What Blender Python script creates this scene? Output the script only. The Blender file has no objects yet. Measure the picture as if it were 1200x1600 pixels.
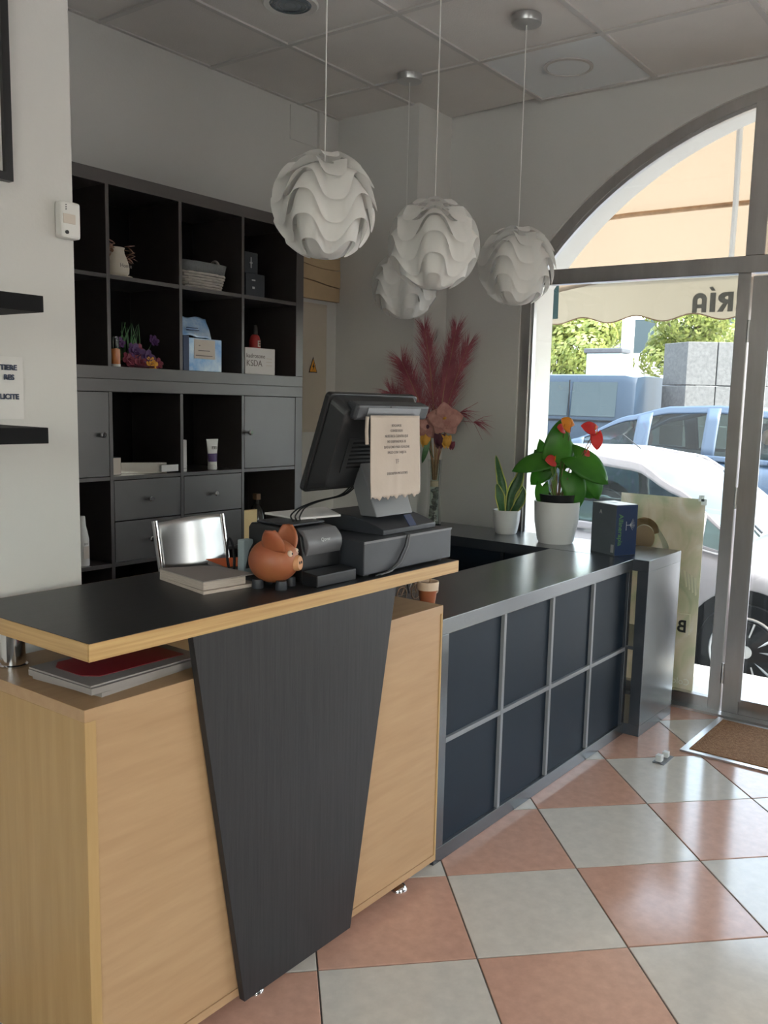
import bpy, bmesh, math, random
from mathutils import Vector, Matrix
random.seed(7)
PI = math.pi
S = bpy.context.scene
COL = S.collection

# ------------------------------------------------------------------ camera
cam = bpy.data.cameras.new('camera'); camo = bpy.data.objects.new('camera', cam); COL.objects.link(camo)
R_ = Vector((0.58957725, -0.80728022, 0.02640667)); U_ = Vector((0.09278438, 0.10016711, 0.99063495)); F_ = Vector((0.80236508, 0.5816057, -0.13395924))
mw = Matrix.Identity(4)
for i in range(3):
    mw[i][0], mw[i][1], mw[i][2] = R_[i], U_[i], -F_[i]
mw.translation = (-2.19147, -1.48108, 1.44098)
camo.matrix_world = mw
cam.sensor_fit = 'VERTICAL'; cam.sensor_height = 24.0; cam.lens = 1399.905 / 1600 * 24
cam.shift_x = -47.733 / 1600; cam.shift_y = 17.946 / 1600
cam.clip_start = 0.02; cam.clip_end = 300
S.camera = camo

# ------------------------------------------------------------------ light
W = bpy.data.worlds.new('World'); S.world = W; W.use_nodes = True
nt = W.node_tree
bg = nt.nodes['Background']
sky = nt.nodes.new('ShaderNodeTexSky'); sky.sky_type = 'NISHITA'; sky.sun_disc = False
sky.sun_elevation = math.radians(52); sky.sun_rotation = math.radians(200); sky.air_density = 1.4; sky.dust_density = 4.0; sky.altitude = 20
hs = nt.nodes.new('ShaderNodeHueSaturation'); hs.inputs['Saturation'].default_value = 0.55
nt.links.new(sky.outputs[0], hs.inputs['Color']); nt.links.new(hs.outputs[0], bg.inputs[0])
bg.inputs[1].default_value = 2.4
sun = bpy.data.lights.new('sun', 'SUN'); sun.energy = 18.0; sun.angle = math.radians(0.6); sun.color = (1.0, 0.95, 0.86)
so = bpy.data.objects.new('sun', sun); COL.objects.link(so)
so.rotation_euler = Vector((-0.30, 0.52, -0.80)).to_track_quat('-Z', 'Y').to_euler()
S.view_settings.view_transform = 'Standard'; S.view_settings.look = 'None'; S.view_settings.gamma = 1.0
S.view_settings.use_curve_mapping = False
S.view_settings.exposure = -0.12

# ------------------------------------------------------------------ materials
MATS = {}
def mat(name, col, rough=0.5, metal=0.0, var=0.0, scale=8.0, bump=0.0, bscale=60.0, spec=0.5, stretch=(1, 1, 1), col2=None, trans=0.0, emit=None, alpha=1.0, coat=0.0, thr=None, crough=0.05):
    m = bpy.data.materials.new(name); m.use_nodes = True
    n = m.node_tree.nodes; l = m.node_tree.links
    b = n['Principled BSDF']
    b.inputs['Base Color'].default_value = (*col, 1); b.inputs['Roughness'].default_value = rough
    b.inputs['Metallic'].default_value = metal; b.inputs['Specular IOR Level'].default_value = spec
    b.inputs['Transmission Weight'].default_value = trans; b.inputs['Coat Weight'].default_value = coat; b.inputs['Coat Roughness'].default_value = crough
    tc = n.new('ShaderNodeTexCoord'); mp = n.new('ShaderNodeMapping'); mp.inputs['Scale'].default_value = stretch
    l.new(tc.outputs['Object'], mp.inputs[0])
    if var > 0 or col2:
        nz = n.new('ShaderNodeTexNoise'); nz.inputs['Scale'].default_value = scale; nz.inputs['Detail'].default_value = 6; nz.inputs['Roughness'].default_value = 0.6
        l.new(mp.outputs[0], nz.inputs['Vector'])
        rp = n.new('ShaderNodeValToRGB')
        a, c = (0.3, 0.7) if thr is None else thr
        rp.color_ramp.elements[0].position = a; rp.color_ramp.elements[1].position = c
        c2 = col2 if col2 else tuple(min(1, x * (1 + var)) for x in col)
        c1 = col if col2 else tuple(x * (1 - var) for x in col)
        rp.color_ramp.elements[0].color = (*c1, 1); rp.color_ramp.elements[1].color = (*c2, 1)
        l.new(nz.outputs['Fac'], rp.inputs[0]); l.new(rp.outputs[0], b.inputs['Base Color'])
    if bump > 0:
        nb = n.new('ShaderNodeTexNoise'); nb.inputs['Scale'].default_value = bscale; nb.inputs['Detail'].default_value = 4
        l.new(mp.outputs[0], nb.inputs['Vector'])
        bp = n.new('ShaderNodeBump'); bp.inputs['Strength'].default_value = bump; bp.inputs['Distance'].default_value = 0.01
        l.new(nb.outputs['Fac'], bp.inputs['Height']); l.new(bp.outputs[0], b.inputs['Normal'])
    MATS[name] = m
    return m
mat('paint', (0.66, 0.645, 0.62), 0.85, var=0.02, scale=1.5, bump=0.06, bscale=90)
mat('paint_ext', (0.80, 0.79, 0.77), 0.9, var=0.04, scale=3, bump=0.2, bscale=60)
mat('ceil_tile', (0.74, 0.71, 0.68), 0.9, var=0.05, scale=2.0, bump=0.15, bscale=150)
mat('ceil_panel', (0.80, 0.83, 0.85), 0.5)
mat('grid_metal', (0.60, 0.58, 0.56), 0.5)
mat('void', (0.012, 0.014, 0.02), 0.9)
mat('grout', (0.13, 0.115, 0.10), 0.9, var=0.2, scale=30)
mat('tile_white', (0.60, 0.545, 0.475), 0.13, var=0.08, scale=22, bump=0.012, bscale=9)
mat('tile_salmon', (0.56, 0.32, 0.235), 0.15, var=0.10, scale=26, bump=0.012, bscale=9)
mat('beech_v', (0.41, 0.25, 0.095), 0.42, scale=5.0, stretch=(7, 7, 0.5), col2=(0.49, 0.31, 0.135))
mat('beech_h', (0.41, 0.245, 0.125), 0.42, scale=5.0, stretch=(0.7, 7, 7), col2=(0.475, 0.30, 0.16))
mat('beech_edge', (0.44, 0.25, 0.09), 0.4, scale=5.0, stretch=(0.6, 0.6, 30), col2=(0.62, 0.40, 0.17))
mat('black_laminate', (0.010, 0.010, 0.011), 0.38, scale=6, stretch=(1.2, 14, 14), col2=(0.022, 0.022, 0.024), bump=0.05, bscale=40)
mat('wenge', (0.017, 0.017, 0.0185), 0.45, spec=0.4, scale=6, stretch=(30, 30, 0.8), col2=(0.030, 0.029, 0.030), bump=0.08, bscale=30)
mat('blackbrown', (0.046, 0.039, 0.038), 0.28, spec=1.0, coat=0.7, crough=0.28, scale=6, stretch=(2, 2, 2), col2=(0.056, 0.049, 0.048))
mat('blackblue', (0.026, 0.033, 0.044), 0.26, spec=0.8, coat=0.45, crough=0.24, scale=6, col2=(0.042, 0.048, 0.058))  # black-brown finish shifted to blue, sky reflection on the counters put into the colour
mat('panel_navy', (0.006, 0.014, 0.026), 0.5, spec=0.25, var=0.1, scale=4)
mat('divider_edge', (0.22, 0.225, 0.24), 0.35)
mat('door_grey', (0.085, 0.082, 0.082), 0.30, spec=1.0, coat=0.6, crough=0.25, var=0.08, scale=6)
mat('chrome', (0.72, 0.72, 0.73), 0.12, 1.0)
mat('steel', (0.60, 0.585, 0.57), 0.28, 1.0, var=0.12, scale=3, stretch=(3, 3, 0.6))
mat('steel_brushed', (0.62, 0.62, 0.62), 0.34, 1.0, var=0.05, scale=4)
mat('black_plastic', (0.012, 0.013, 0.015), 0.35)
mat('black_matte', (0.006, 0.006, 0.007), 0.7, spec=0.2)
mat('dark_metal', (0.035, 0.038, 0.046), 0.42, var=0.08, scale=30)
mat('grey_plastic', (0.14, 0.14, 0.15), 0.4)
mat('silver_plastic', (0.20, 0.205, 0.22), 0.3, 0.4)
mat('white_plastic', (0.74, 0.73, 0.70), 0.4)
mat('white_ceramic', (0.80, 0.80, 0.79), 0.3, coat=0.2)
mat('paper', (0.72, 0.70, 0.68), 0.8, var=0.03, scale=10)
mat('paper_edge', (0.40, 0.33, 0.28), 0.85, scale=30, stretch=(1, 1, 40), col2=(0.60, 0.52, 0.45))
mat('paper_grey', (0.30, 0.265, 0.25), 0.6, var=0.04, scale=6)
mat('paper_beige', (0.56, 0.47, 0.40), 0.75, var=0.05, scale=8, bump=0.25, bscale=14)
mat('paper_yellow', (0.75, 0.58, 0.30), 0.7, var=0.06, scale=8)
mat('orange_sheet', (0.82, 0.16, 0.04), 0.55, var=0.05, scale=8)
mat('red_cover', (0.30, 0.016, 0.028), 0.35, var=0.15, scale=5)
mat('ink', (0.03, 0.03, 0.035), 0.7)
mat('ink_grey', (0.22, 0.19, 0.18), 0.7)
mat('ink_green', (0.10, 0.24, 0.08), 0.6)
mat('ink_silver', (0.45, 0.46, 0.47), 0.5)
mat('ink_white', (0.8, 0.78, 0.72), 0.6)
mat('terracotta', (0.34, 0.085, 0.04), 0.45, scale=7, col2=(0.42, 0.15, 0.055), bump=0.05)
mat('terracotta_light', (0.62, 0.30, 0.14), 0.55, var=0.08, scale=12)
mat('pot_cream', (0.72, 0.56, 0.42), 0.6, var=0.08, scale=20)
mat('soil', (0.03, 0.022, 0.017), 0.95, var=0.4, scale=40, bump=0.6, bscale=60)
mat('leaf', (0.045, 0.20, 0.028), 0.35, scale=9, col2=(0.10, 0.33, 0.05))
mat('leaf_dark', (0.03, 0.105, 0.035), 0.4, scale=12, stretch=(2, 2, 6), col2=(0.07, 0.19, 0.06))
mat('leaf_margin', (0.62, 0.62, 0.16), 0.45, var=0.1, scale=10)
mat('stem_green', (0.24, 0.36, 0.10), 0.5, var=0.2, scale=20)
mat('stem_brown', (0.20, 0.12, 0.07), 0.7, var=0.25, scale=20)
mat('stem_tan', (0.42, 0.26, 0.15), 0.7, var=0.2, scale=20)
mat('spathe_red', (0.80, 0.045, 0.05), 0.3, var=0.15, scale=10)
mat('spathe_orange', (0.85, 0.34, 0.02), 0.35, var=0.15, scale=10)
mat('pampas', (0.25, 0.055, 0.08), 0.9, scale=12, col2=(0.46, 0.15, 0.18))
mat('petal_pink', (0.36, 0.14, 0.13), 0.6, scale=22, col2=(0.56, 0.30, 0.25))
mat('petal_dark', (0.075, 0.012, 0.03), 0.6, var=0.2, scale=20)
mat('petal_yellow', (0.72, 0.36, 0.05), 0.55, var=0.15, scale=20)
mat('petal_purple', (0.085, 0.03, 0.13), 0.6, var=0.3, scale=20)
mat('petal_rose', (0.20, 0.03, 0.06), 0.6, var=0.3, scale=20)
mat('pebble', (0.10, 0.105, 0.10), 0.4, scale=14, col2=(0.30, 0.30, 0.28))
mat('coir', (0.23, 0.10, 0.04), 0.95, scale=70, col2=(0.42, 0.22, 0.10), bump=1.0, bscale=160)
mat('beige_panel', (0.58, 0.51, 0.42), 0.6, var=0.05, scale=3)
mat('tan_board', (0.58, 0.43, 0.26), 0.65, var=0.08, scale=4, bump=0.1, bscale=20)
mat('wicker', (0.46, 0.43, 0.38), 0.75, var=0.2, scale=30)
mat('linen_grey', (0.17, 0.18, 0.18), 0.9, var=0.08, scale=60, bump=0.3, bscale=120)
mat('cream_ceramic', (0.66, 0.60, 0.50), 0.4, var=0.05, scale=8)
mat('dried_brown', (0.30, 0.17, 0.10), 0.8, var=0.3, scale=30)
mat('dried_pink', (0.45, 0.26, 0.20), 0.8, var=0.2, scale=30)
mat('amber_liquid', (0.55, 0.19, 0.06), 0.2, var=0.1, scale=6, coat=0.4)
mat('bottle_red', (0.40, 0.035, 0.035), 0.3)
mat('bottle_dark', (0.02, 0.02, 0.018), 0.15)
mat('foil_blue', (0.18, 0.42, 0.85), 0.2, 0.25, scale=14, col2=(0.75, 0.90, 1.0), bump=0.4, bscale=10)  # blue foil, its bright reflections painted in as pale colour
mat('box_navy', (0.014, 0.035, 0.10), 0.35)
mat('box_slate', (0.12, 0.145, 0.165), 0.42, var=0.15, scale=5)  # slate lightened to carry the sheen on the product box side
mat('box_black', (0.028, 0.034, 0.042), 0.5)
mat('silver_box', (0.62, 0.60, 0.57), 0.22, 0.7)
mat('card_beige', (0.62, 0.55, 0.48), 0.6)
mat('purple', (0.06, 0.02, 0.13), 0.45)
mat('warning_yellow', (0.85, 0.36, 0.03), 0.5)
mat('lens_glass', (0.16, 0.20, 0.23), 0.12, 0.2, coat=0.5)
mat('teal_cloth', (0.04, 0.09, 0.095), 0.8, var=0.08, scale=6)
mat('asphalt', (0.13, 0.13, 0.14), 0.9, var=0.2, scale=25, bump=0.3, bscale=90)
mat('pavement', (0.40, 0.385, 0.36), 0.85, var=0.1, scale=8)
mat('granite', (0.055, 0.057, 0.06), 0.8, scale=24, col2=(0.10, 0.102, 0.105), bump=0.2, bscale=60)
mat('car_white', (0.30, 0.285, 0.31), 0.3, spec=0.4, coat=0.3)
mat('car_silver', (0.045, 0.07, 0.115), 0.35, 0.1, spec=0.4, coat=0.15)
mat('car_navy', (0.014, 0.026, 0.045), 0.4, spec=0.3, coat=0.1)
mat('car_glass', (0.03, 0.045, 0.055), 0.1, spec=0.3)
mat('tyre', (0.010, 0.011, 0.013), 0.85, spec=0.2)
mat('alloy', (0.55, 0.56, 0.58), 0.3, 0.7)
mat('tail_red', (0.70, 0.03, 0.04), 0.25)
mat('skin', (0.40, 0.22, 0.15), 0.6)
mat('shirt_dark', (0.05, 0.06, 0.08), 0.8, var=0.1)
mat('hair_dark', (0.03, 0.025, 0.02), 0.7)
mat('bark', (0.16, 0.11, 0.075), 0.9, var=0.3, scale=10)
mat('tree_leaf', (0.13, 0.22, 0.035), 0.6, scale=0.8, col2=(0.34, 0.42, 0.10))
mat('green_box', (0.33, 0.40, 0.42), 0.5)

def shader_mix(name, build):
    m = bpy.data.materials.new(name); m.use_nodes = True
    n = m.node_tree.nodes; l = m.node_tree.links
    n.remove(n['Principled BSDF']); build(n, l, n['Material Output']); MATS[name] = m
def _glass(n, l, out, tint=(0.93, 0.96, 0.95), fac=1.0):
    tr = n.new('ShaderNodeBsdfTransparent'); tr.inputs[0].default_value = (*tint, 1)
    gl = n.new('ShaderNodeBsdfGlossy'); gl.inputs['Roughness'].default_value = 0.02
    fr = n.new('ShaderNodeFresnel'); fr.inputs[0].default_value = 1.45
    mx = n.new('ShaderNodeMixShader'); l.new(fr.outputs[0], mx.inputs[0]); l.new(tr.outputs[0], mx.inputs[1]); l.new(gl.outputs[0], mx.inputs[2]); l.new(mx.outputs[0], out.inputs[0])
shader_mix('glass', _glass)
shader_mix('car_window', lambda n, l, o: _glass(n, l, o, (0.34, 0.41, 0.40)))
shader_mix('vase_glass', lambda n, l, o: _glass(n, l, o, (0.80, 0.86, 0.82)))
def _translucent(col, tcol, fac, rough=0.4):
    def f(n, l, out):
        d = n.new('ShaderNodeBsdfDiffuse'); d.inputs[0].default_value = (*col, 1)
        t = n.new('ShaderNodeBsdfTranslucent'); t.inputs[0].default_value = (*tcol, 1)
        g = n.new('ShaderNodeBsdfGlossy'); g.inputs['Roughness'].default_value = rough
        mx = n.new('ShaderNodeMixShader'); mx.inputs[0].default_value = fac
        l.new(d.outputs[0], mx.inputs[1]); l.new(t.outputs[0], mx.inputs[2])
        m2 = n.new('ShaderNodeMixShader'); m2.inputs[0].default_value = 0.04; l.new(mx.outputs[0], m2.inputs[1]); l.new(g.outputs[0], m2.inputs[2])
        l.new(m2.outputs[0], out.inputs[0])
    return f
shader_mix('lamp_plastic', _translucent((0.93, 0.92, 0.89), (0.95, 0.94, 0.91), 0.20, 0.4))
shader_mix('awning_cloth', _translucent((0.28, 0.22, 0.165), (0.20, 0.148, 0.104), 0.5, 0.8))
shader_mix('valance_cloth', _translucent((0.30, 0.26, 0.195), (0.22, 0.185, 0.135), 0.5, 0.8))
def _leaf(c1, c2):
    def f(n, l, out):
        tc = n.new('ShaderNodeTexCoord'); nz = n.new('ShaderNodeTexNoise'); nz.inputs['Scale'].default_value = 8
        rp = n.new('ShaderNodeValToRGB'); rp.color_ramp.elements[0].color = (*c1, 1); rp.color_ramp.elements[1].color = (*c2, 1)
        rp.color_ramp.elements[0].position = 0.3; rp.color_ramp.elements[1].position = 0.7
        l.new(tc.outputs['Object'], nz.inputs['Vector']); l.new(nz.outputs['Fac'], rp.inputs[0])
        p = n.new('ShaderNodeBsdfPrincipled'); p.inputs['Roughness'].default_value = 0.35; l.new(rp.outputs[0], p.inputs['Base Color'])
        t = n.new('ShaderNodeBsdfTranslucent'); l.new(rp.outputs[0], t.inputs[0])
        mx = n.new('ShaderNodeMixShader'); mx.inputs[0].default_value = 0.45; l.new(p.outputs[0], mx.inputs[1]); l.new(t.outputs[0], mx.inputs[2]); l.new(mx.outputs[0], out.inputs[0])
    return f
shader_mix('leaf', _leaf((0.05, 0.22, 0.025), (0.12, 0.40, 0.05)))
shader_mix('spathe_red', _leaf((0.75, 0.04, 0.05), (0.90, 0.12, 0.10)))
shader_mix('spathe_orange', _leaf((0.85, 0.28, 0.02), (0.90, 0.45, 0.04)))
shader_mix('tree_leaf', _leaf((0.09, 0.13, 0.025), (0.28, 0.30, 0.09)))
def _poster(n, l, out):
    # printed photograph: warm sand colour, green leaf shapes, a pale figure shape
    tc = n.new('ShaderNodeTexCoord'); mp = n.new('ShaderNodeMapping'); mp.inputs['Scale'].default_value = (1, 3.2, 2.2)
    l.new(tc.outputs['Object'], mp.inputs[0])
    nz = n.new('ShaderNodeTexNoise'); nz.inputs['Scale'].default_value = 2.2; nz.inputs['Detail'].default_value = 3; nz.inputs['Distortion'].default_value = 1.2
    l.new(mp.outputs[0], nz.inputs['Vector'])
    rp = n.new('ShaderNodeValToRGB'); e = rp.color_ramp.elements
    e[0].position = 0.30; e[0].color = (0.44, 0.44, 0.32, 1); e[1].position = 0.72; e[1].color = (0.72, 0.67, 0.60, 1)
    k = e.new(0.44); k.color = (0.56, 0.52, 0.39, 1); k = e.new(0.56); k.color = (0.64, 0.56, 0.45, 1)
    l.new(nz.outputs['Fac'], rp.inputs[0])
    d = n.new('ShaderNodeBsdfDiffuse'); t = n.new('ShaderNodeBsdfTranslucent'); l.new(rp.outputs[0], d.inputs[0]); l.new(rp.outputs[0], t.inputs[0])
    mx = n.new('ShaderNodeMixShader'); mx.inputs[0].default_value = 0.35; l.new(d.outputs[0], mx.inputs[1]); l.new(t.outputs[0], mx.inputs[2]); l.new(mx.outputs[0], out.inputs[0])
shader_mix('poster_print', _poster)

# ------------------------------------------------------------------ mesh helpers
class MB:
    def __init__(s): s.v = []; s.f = []
    def add(s, v, f):
        o = len(s.v); s.v += [tuple(p) for p in v]; s.f += [tuple(i + o for i in q) for q in f]; return s
    def box(s, x0, x1, y0, y1, z0, z1):
        v = [(x, y, z) for z in (z0, z1) for y in (y0, y1) for x in (x0, x1)]
        return s.add(v, [(0, 2, 3, 1), (4, 5, 7, 6), (0, 1, 5, 4), (2, 6, 7, 3), (0, 4, 6, 2), (1, 3, 7, 5)])
    def obox(s, c, ax, ay, az):   # box from centre and three half-axis vectors
        c, ax, ay, az = map(Vector, (c, ax, ay, az))
        v = [c + ax * i + ay * j + az * k for k in (-1, 1) for j in (-1, 1) for i in (-1, 1)]
        return s.add(v, [(0, 2, 3, 1), (4, 5, 7, 6), (0, 1, 5, 4), (2, 6, 7, 3), (0, 4, 6, 2), (1, 3, 7, 5)])
    def prism(s, pts, d):         # planar polygon pts (3D) extruded by vector d
        n = len(pts); d = Vector(d); a = [Vector(p) for p in pts]; b = [p + d for p in a]
        return s.add(a + b, [tuple(range(n))[::-1], tuple(range(n, 2 * n))] + [(i, (i + 1) % n, n + (i + 1) % n, n + i) for i in range(n)])
    def lathe(s, prof, c=(0, 0, 0), n=24, ax=None, cap=True):
        c = Vector(c); az = Vector(ax).normalized() if ax else Vector((0, 0, 1))
        q = az.to_track_quat('Z', 'Y') if ax else None
        v = []
        for r, z in prof:
            for i in range(n):
                a = 2 * PI * i / n; p = Vector((r * math.cos(a), r * math.sin(a), z))
                v.append(c + (q @ p if q else p))
        m = len(prof); f = [(k * n + i, k * n + (i + 1) % n, (k + 1) * n + (i + 1) % n, (k + 1) * n + i) for k in range(m - 1) for i in range(n)]
        if cap: f += [tuple(range(n))[::-1], tuple(range((m - 1) * n, m * n))]
        return s.add(v, f)
    def tube(s, path, r, n=8):
        P = [Vector(p) for p in path]; m = len(P); v = []
        rr = r if isinstance(r, (list, tuple)) else [r] * m
        up = None
        for i in range(m):
            t = (P[min(i + 1, m - 1)] - P[max(i - 1, 0)]).normalized()
            if up is None: up = Vector((0, 0, 1)) if abs(t.z) < 0.9 else Vector((1, 0, 0))
            a = t.cross(up).normalized(); b = a.cross(t).normalized(); up = b
            for k in range(n):
                g = 2 * PI * k / n; v.append(P[i] + (a * math.cos(g) + b * math.sin(g)) * rr[i])
        f = [(i * n + k, i * n + (k + 1) % n, (i + 1) * n + (k + 1) % n, (i + 1) * n + k) for i in range(m - 1) for k in range(n)]
        f += [tuple(range(n))[::-1], tuple(range((m - 1) * n, m * n))]
        return s.add(v, f)
    def ellipsoid(s, c, rx, ry, rz, n=20, m=12, q=None):
        c = Vector(c); v = []
        for j in range(m + 1):
            th = PI * j / m
            th = min(max(th, 0.02), PI - 0.02)
            for i in range(n):
                a = 2 * PI * i / n; p = Vector((rx * math.sin(th) * math.cos(a), ry * math.sin(th) * math.sin(a), -rz * math.cos(th)))
                v.append(c + (q @ p if q else p))
        f = [(k * n + i, k * n + (i + 1) % n, (k + 1) * n + (i + 1) % n, (k + 1) * n + i) for k in range(m) for i in range(n)]
        f += [tuple(range(n))[::-1], tuple(range(m * n, (m + 1) * n))]
        return s.add(v, f)
    def grid(s, nu, nv, fn, wrap=False):
        v = [fn(i / nu, j / nv) for j in range(nv + 1) for i in range(nu + (0 if wrap else 1))]
        w = nu + (0 if wrap else 1)
        f = [(j * w + i, j * w + (i + 1) % w, (j + 1) * w + (i + 1) % w, (j + 1) * w + i) for j in range(nv) for i in range(nu)]
        return s.add(v, f)
ROOT = {}
def mesh_of(name, mb, M=None, smooth=False):
    me = bpy.data.meshes.new(name)
    vs = [tuple(M @ Vector(p)) for p in mb.v] if M else mb.v
    me.from_pydata(vs, [], mb.f); me.validate()
    bm = bmesh.new(); bm.from_mesh(me); bmesh.ops.recalc_face_normals(bm, faces=bm.faces); bm.to_mesh(me); bm.free()
    if smooth:
        me.polygons.foreach_set('use_smooth', [True] * len(me.polygons))
        try: me.set_sharp_from_angle(angle=math.radians(smooth if smooth is not True else 40))
        except Exception: pass
    return me
def link(o, parent=None):
    COL.objects.link(o)
    if parent: o.parent = parent
    return o
def tag(o, label, cat, group=None):
    o['label'] = label; o['category'] = cat
    if group: o['group'] = group
    return o
def root_of(o):
    while o.parent: o = o.parent
    return o
def thing(name, label, cat, loc=(0, 0, 0), rz=0.0, group=None):
    o = bpy.data.objects.new(name, None); o.empty_display_size = 0.05; COL.objects.link(o)
    o.location = loc; o.rotation_euler = (0, 0, rz); tag(o, label, cat, group)
    ROOT[o.name] = Matrix.Translation(loc) @ Matrix.Rotation(rz, 4, 'Z')
    return o
def part(name, mb, m, parent, world=True, smooth=False, bev=0.0, label=None, seg=2):
    M = None
    if world: M = ROOT[root_of(parent).name].inverted()
    o = bpy.data.objects.new(name, mesh_of(name, mb, M, smooth)); link(o, parent)
    o.data.materials.append(MATS[m])
    if bev: bevel(o, bev, seg)
    if label: o['label'] = label
    return o
def bevel(o, w, seg=2):
    b = o.modifiers.new('bevel', 'BEVEL'); b.width = w; b.segments = seg; b.limit_method = 'ANGLE'; b.angle_limit = math.radians(40)
def solo(name, mb, m, label, cat, loc=(0, 0, 0), group=None, smooth=False, bev=0.0):   # one-mesh thing, vertices given in world space
    M = Matrix.Translation(loc).inverted()
    o = bpy.data.objects.new(name, mesh_of(name, mb, M, smooth)); link(o); o.location = loc
    o.data.materials.append(MATS[m]); tag(o, label, cat, group)
    ROOT[o.name] = Matrix.Translation(loc)
    if bev: bevel(o, bev)
    return o
def struct(name, mb, m, parent=None, bev=0.0, smooth=False, label=None):
    o = bpy.data.objects.new(name, mesh_of(name, mb, None, smooth)); link(o, parent); o.data.materials.append(MATS[m])
    if parent is None:
        o['kind'] = 'structure'; ROOT[o.name] = Matrix.Identity(4)
        o['label'] = label or name.replace('_', ' ')
    if bev: bevel(o, bev)
    return o
def inst(name, me, parent, loc=(0, 0, 0), rot=(0, 0, 0)):
    o = bpy.data.objects.new(name, me); link(o, parent); o.location = loc; o.rotation_euler = rot; return o
def copy_tree(o, parent=None):
    c = o.copy(); COL.objects.link(c); c.parent = parent
    for ch in o.children: copy_tree(ch, c)
    return c
def text(name, s, size, m, parent, origin, xdir, ydir, align='LEFT', ext=0.0004, bold=0.0, world=True, sx=1.0):
    cu = bpy.data.curves.new(name, 'FONT'); cu.body = s; cu.size = size; cu.align_x = align; cu.extrude = ext; cu.offset = bold
    cu.resolution_u = 4
    tmp = bpy.data.objects.new(name, cu); COL.objects.link(tmp)
    bpy.context.view_layer.update()
    me = bpy.data.meshes.new_from_object(tmp.evaluated_get(bpy.context.evaluated_depsgraph_get()))
    bpy.data.objects.remove(tmp); bpy.data.curves.remove(cu)
    o = bpy.data.objects.new(name, me); link(o, parent); me.materials.clear(); me.materials.append(MATS[m])
    x = Vector(xdir).normalized(); y = Vector(ydir).normalized(); z = x.cross(y)
    mm = Matrix.Identity(4)
    for i in range(3): mm[i][0], mm[i][1], mm[i][2] = x[i] * sx, y[i], z[i]
    mm.translation = origin
    if parent and world: mm = ROOT[root_of(parent).name].inverted() @ mm
    o.matrix_local = mm
    return o

# ------------------------------------------------------------------ room shell
XW, YB, ZC = 2.03, 1.95, 2.968        # window wall, back wall, ceiling
XR, YR = -5.0, -4.6                   # rear wall, side wall
AY, AZ, AR = -0.584, 1.046, 1.835     # arch of the shop front
AL = AY + 1.514; ARt = AY - 1.514; ASP = AZ + math.sqrt(AR ** 2 - 1.514 ** 2)

fl = struct('floor', MB().box(XR, XW + 0.3, YR, YB, -0.06, -0.004), 'grout', label='floor of salmon and off-white glazed tiles laid as a diagonal checkerboard')
TS = 0.417; TX, TY, TA = -0.3136, -0.3604, -0.7814
ca, sa = math.cos(TA), math.sin(TA)
def clip(poly, lim):
    for ax, sgn, v in lim:
        out = []
        for i in range(len(poly)):
            a, b = poly[i], poly[(i + 1) % len(poly)]
            da, db = sgn * (v - a[ax]), sgn * (v - b[ax])
            if da >= 0: out.append(a)
            if (da >= 0) != (db >= 0):
                t = da / (da - db); out.append((a[0] + (b[0] - a[0]) * t, a[1] + (b[1] - a[1]) * t))
        poly = out
        if not poly: return []
    return poly
g = 0.002; h_ = TS / 2 - g
def tile_mb(poly):
    cx = sum(p[0] for p in poly) / len(poly); cy = sum(p[1] for p in poly) / len(poly); n = len(poly)
    ins = [(cx + (p[0] - cx) * 0.9925, cy + (p[1] - cy) * 0.9925) for p in poly]
    v = [(p[0], p[1], -0.005) for p in poly] + [(p[0], p[1], -0.0012) for p in poly] + [(p[0], p[1], 0.0) for p in ins]
    f = [tuple(range(n))[::-1], tuple(range(2 * n, 3 * n))]
    for k in (0, n): f += [(k + i, k + (i + 1) % n, k + n + (i + 1) % n, k + n + i) for i in range(n)]
    return MB().add(v, f)
full = {}
for key in ('tile_white', 'tile_salmon'):
    me = mesh_of(key, tile_mb([(-h_, -h_), (h_, -h_), (h_, h_), (-h_, h_)])); me.materials.append(MATS[key]); full[key] = me
lim = [(0, 1, XW - 0.001), (0, -1, XR + 0.001), (1, 1, YB - 0.001), (1, -1, YR + 0.001)]
tiles = []
for i in range(-22, 22):
    for j in range(-22, 22):
        cx = TX + TS * ((i + .5) * ca - (j + .5) * sa); cy = TY + TS * ((i + .5) * sa + (j + .5) * ca)
        if cx < -2.6 or cy > 1.2 or cy < -3.2: continue
        key = 'tile_white' if (i + j) % 2 == 0 else 'tile_salmon'
        pl = [(cx + ca * a - sa * b, cy + sa * a + ca * b) for a, b in ((-h_, -h_), (h_, -h_), (h_, h_), (-h_, h_))]
        c = clip(pl, lim)
        if len(c) < 3: continue
        if c == pl: inst('floor_tile', full[key], fl, (cx, cy, 0), (0, 0, TA))
        else:
            me = mesh_of(key, tile_mb(c)); me.materials.append(MATS[key]); inst('floor_tile', me, fl)

# walls
wb = struct('wall_back', MB().box(-0.885, 1.93, YB, YB + 0.2, -0.06, 3.2), 'paint', label='grey-white back wall behind the black shelves')
struct('wall_recess', MB().box(1.73, 1.93, 1.40, YB, -0.06, 3.2), 'paint', label='short side wall between the back corner and the column')
struct('wall_partition', MB().box(XR, -0.885, 0.50, YB + 0.2, -0.06, 3.2), 'paint', label='near white wall at the left carrying the black shelves')
mb = MB()
x0, x1 = XW, XW + 0.37
mb.box(x0, x1, AL, 1.40, -0.06, 3.2); mb.box(x0 - 0.1, x1, 1.40, YB, -0.06, 3.2)
mb.box(x0, x1, -2.6, ARt, -0.06, 3.2); mb.box(x0, x1, YR, -4.3, -0.06, 3.2); mb.box(x0, x1, -4.3, -2.6, 2.5, 3.2); mb.box(x0, x1, -4.3, -2.6, -0.06, 0.6)
N = 48; a0 = math.atan2(ASP - AZ, AL - AY); a1 = PI - a0
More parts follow.
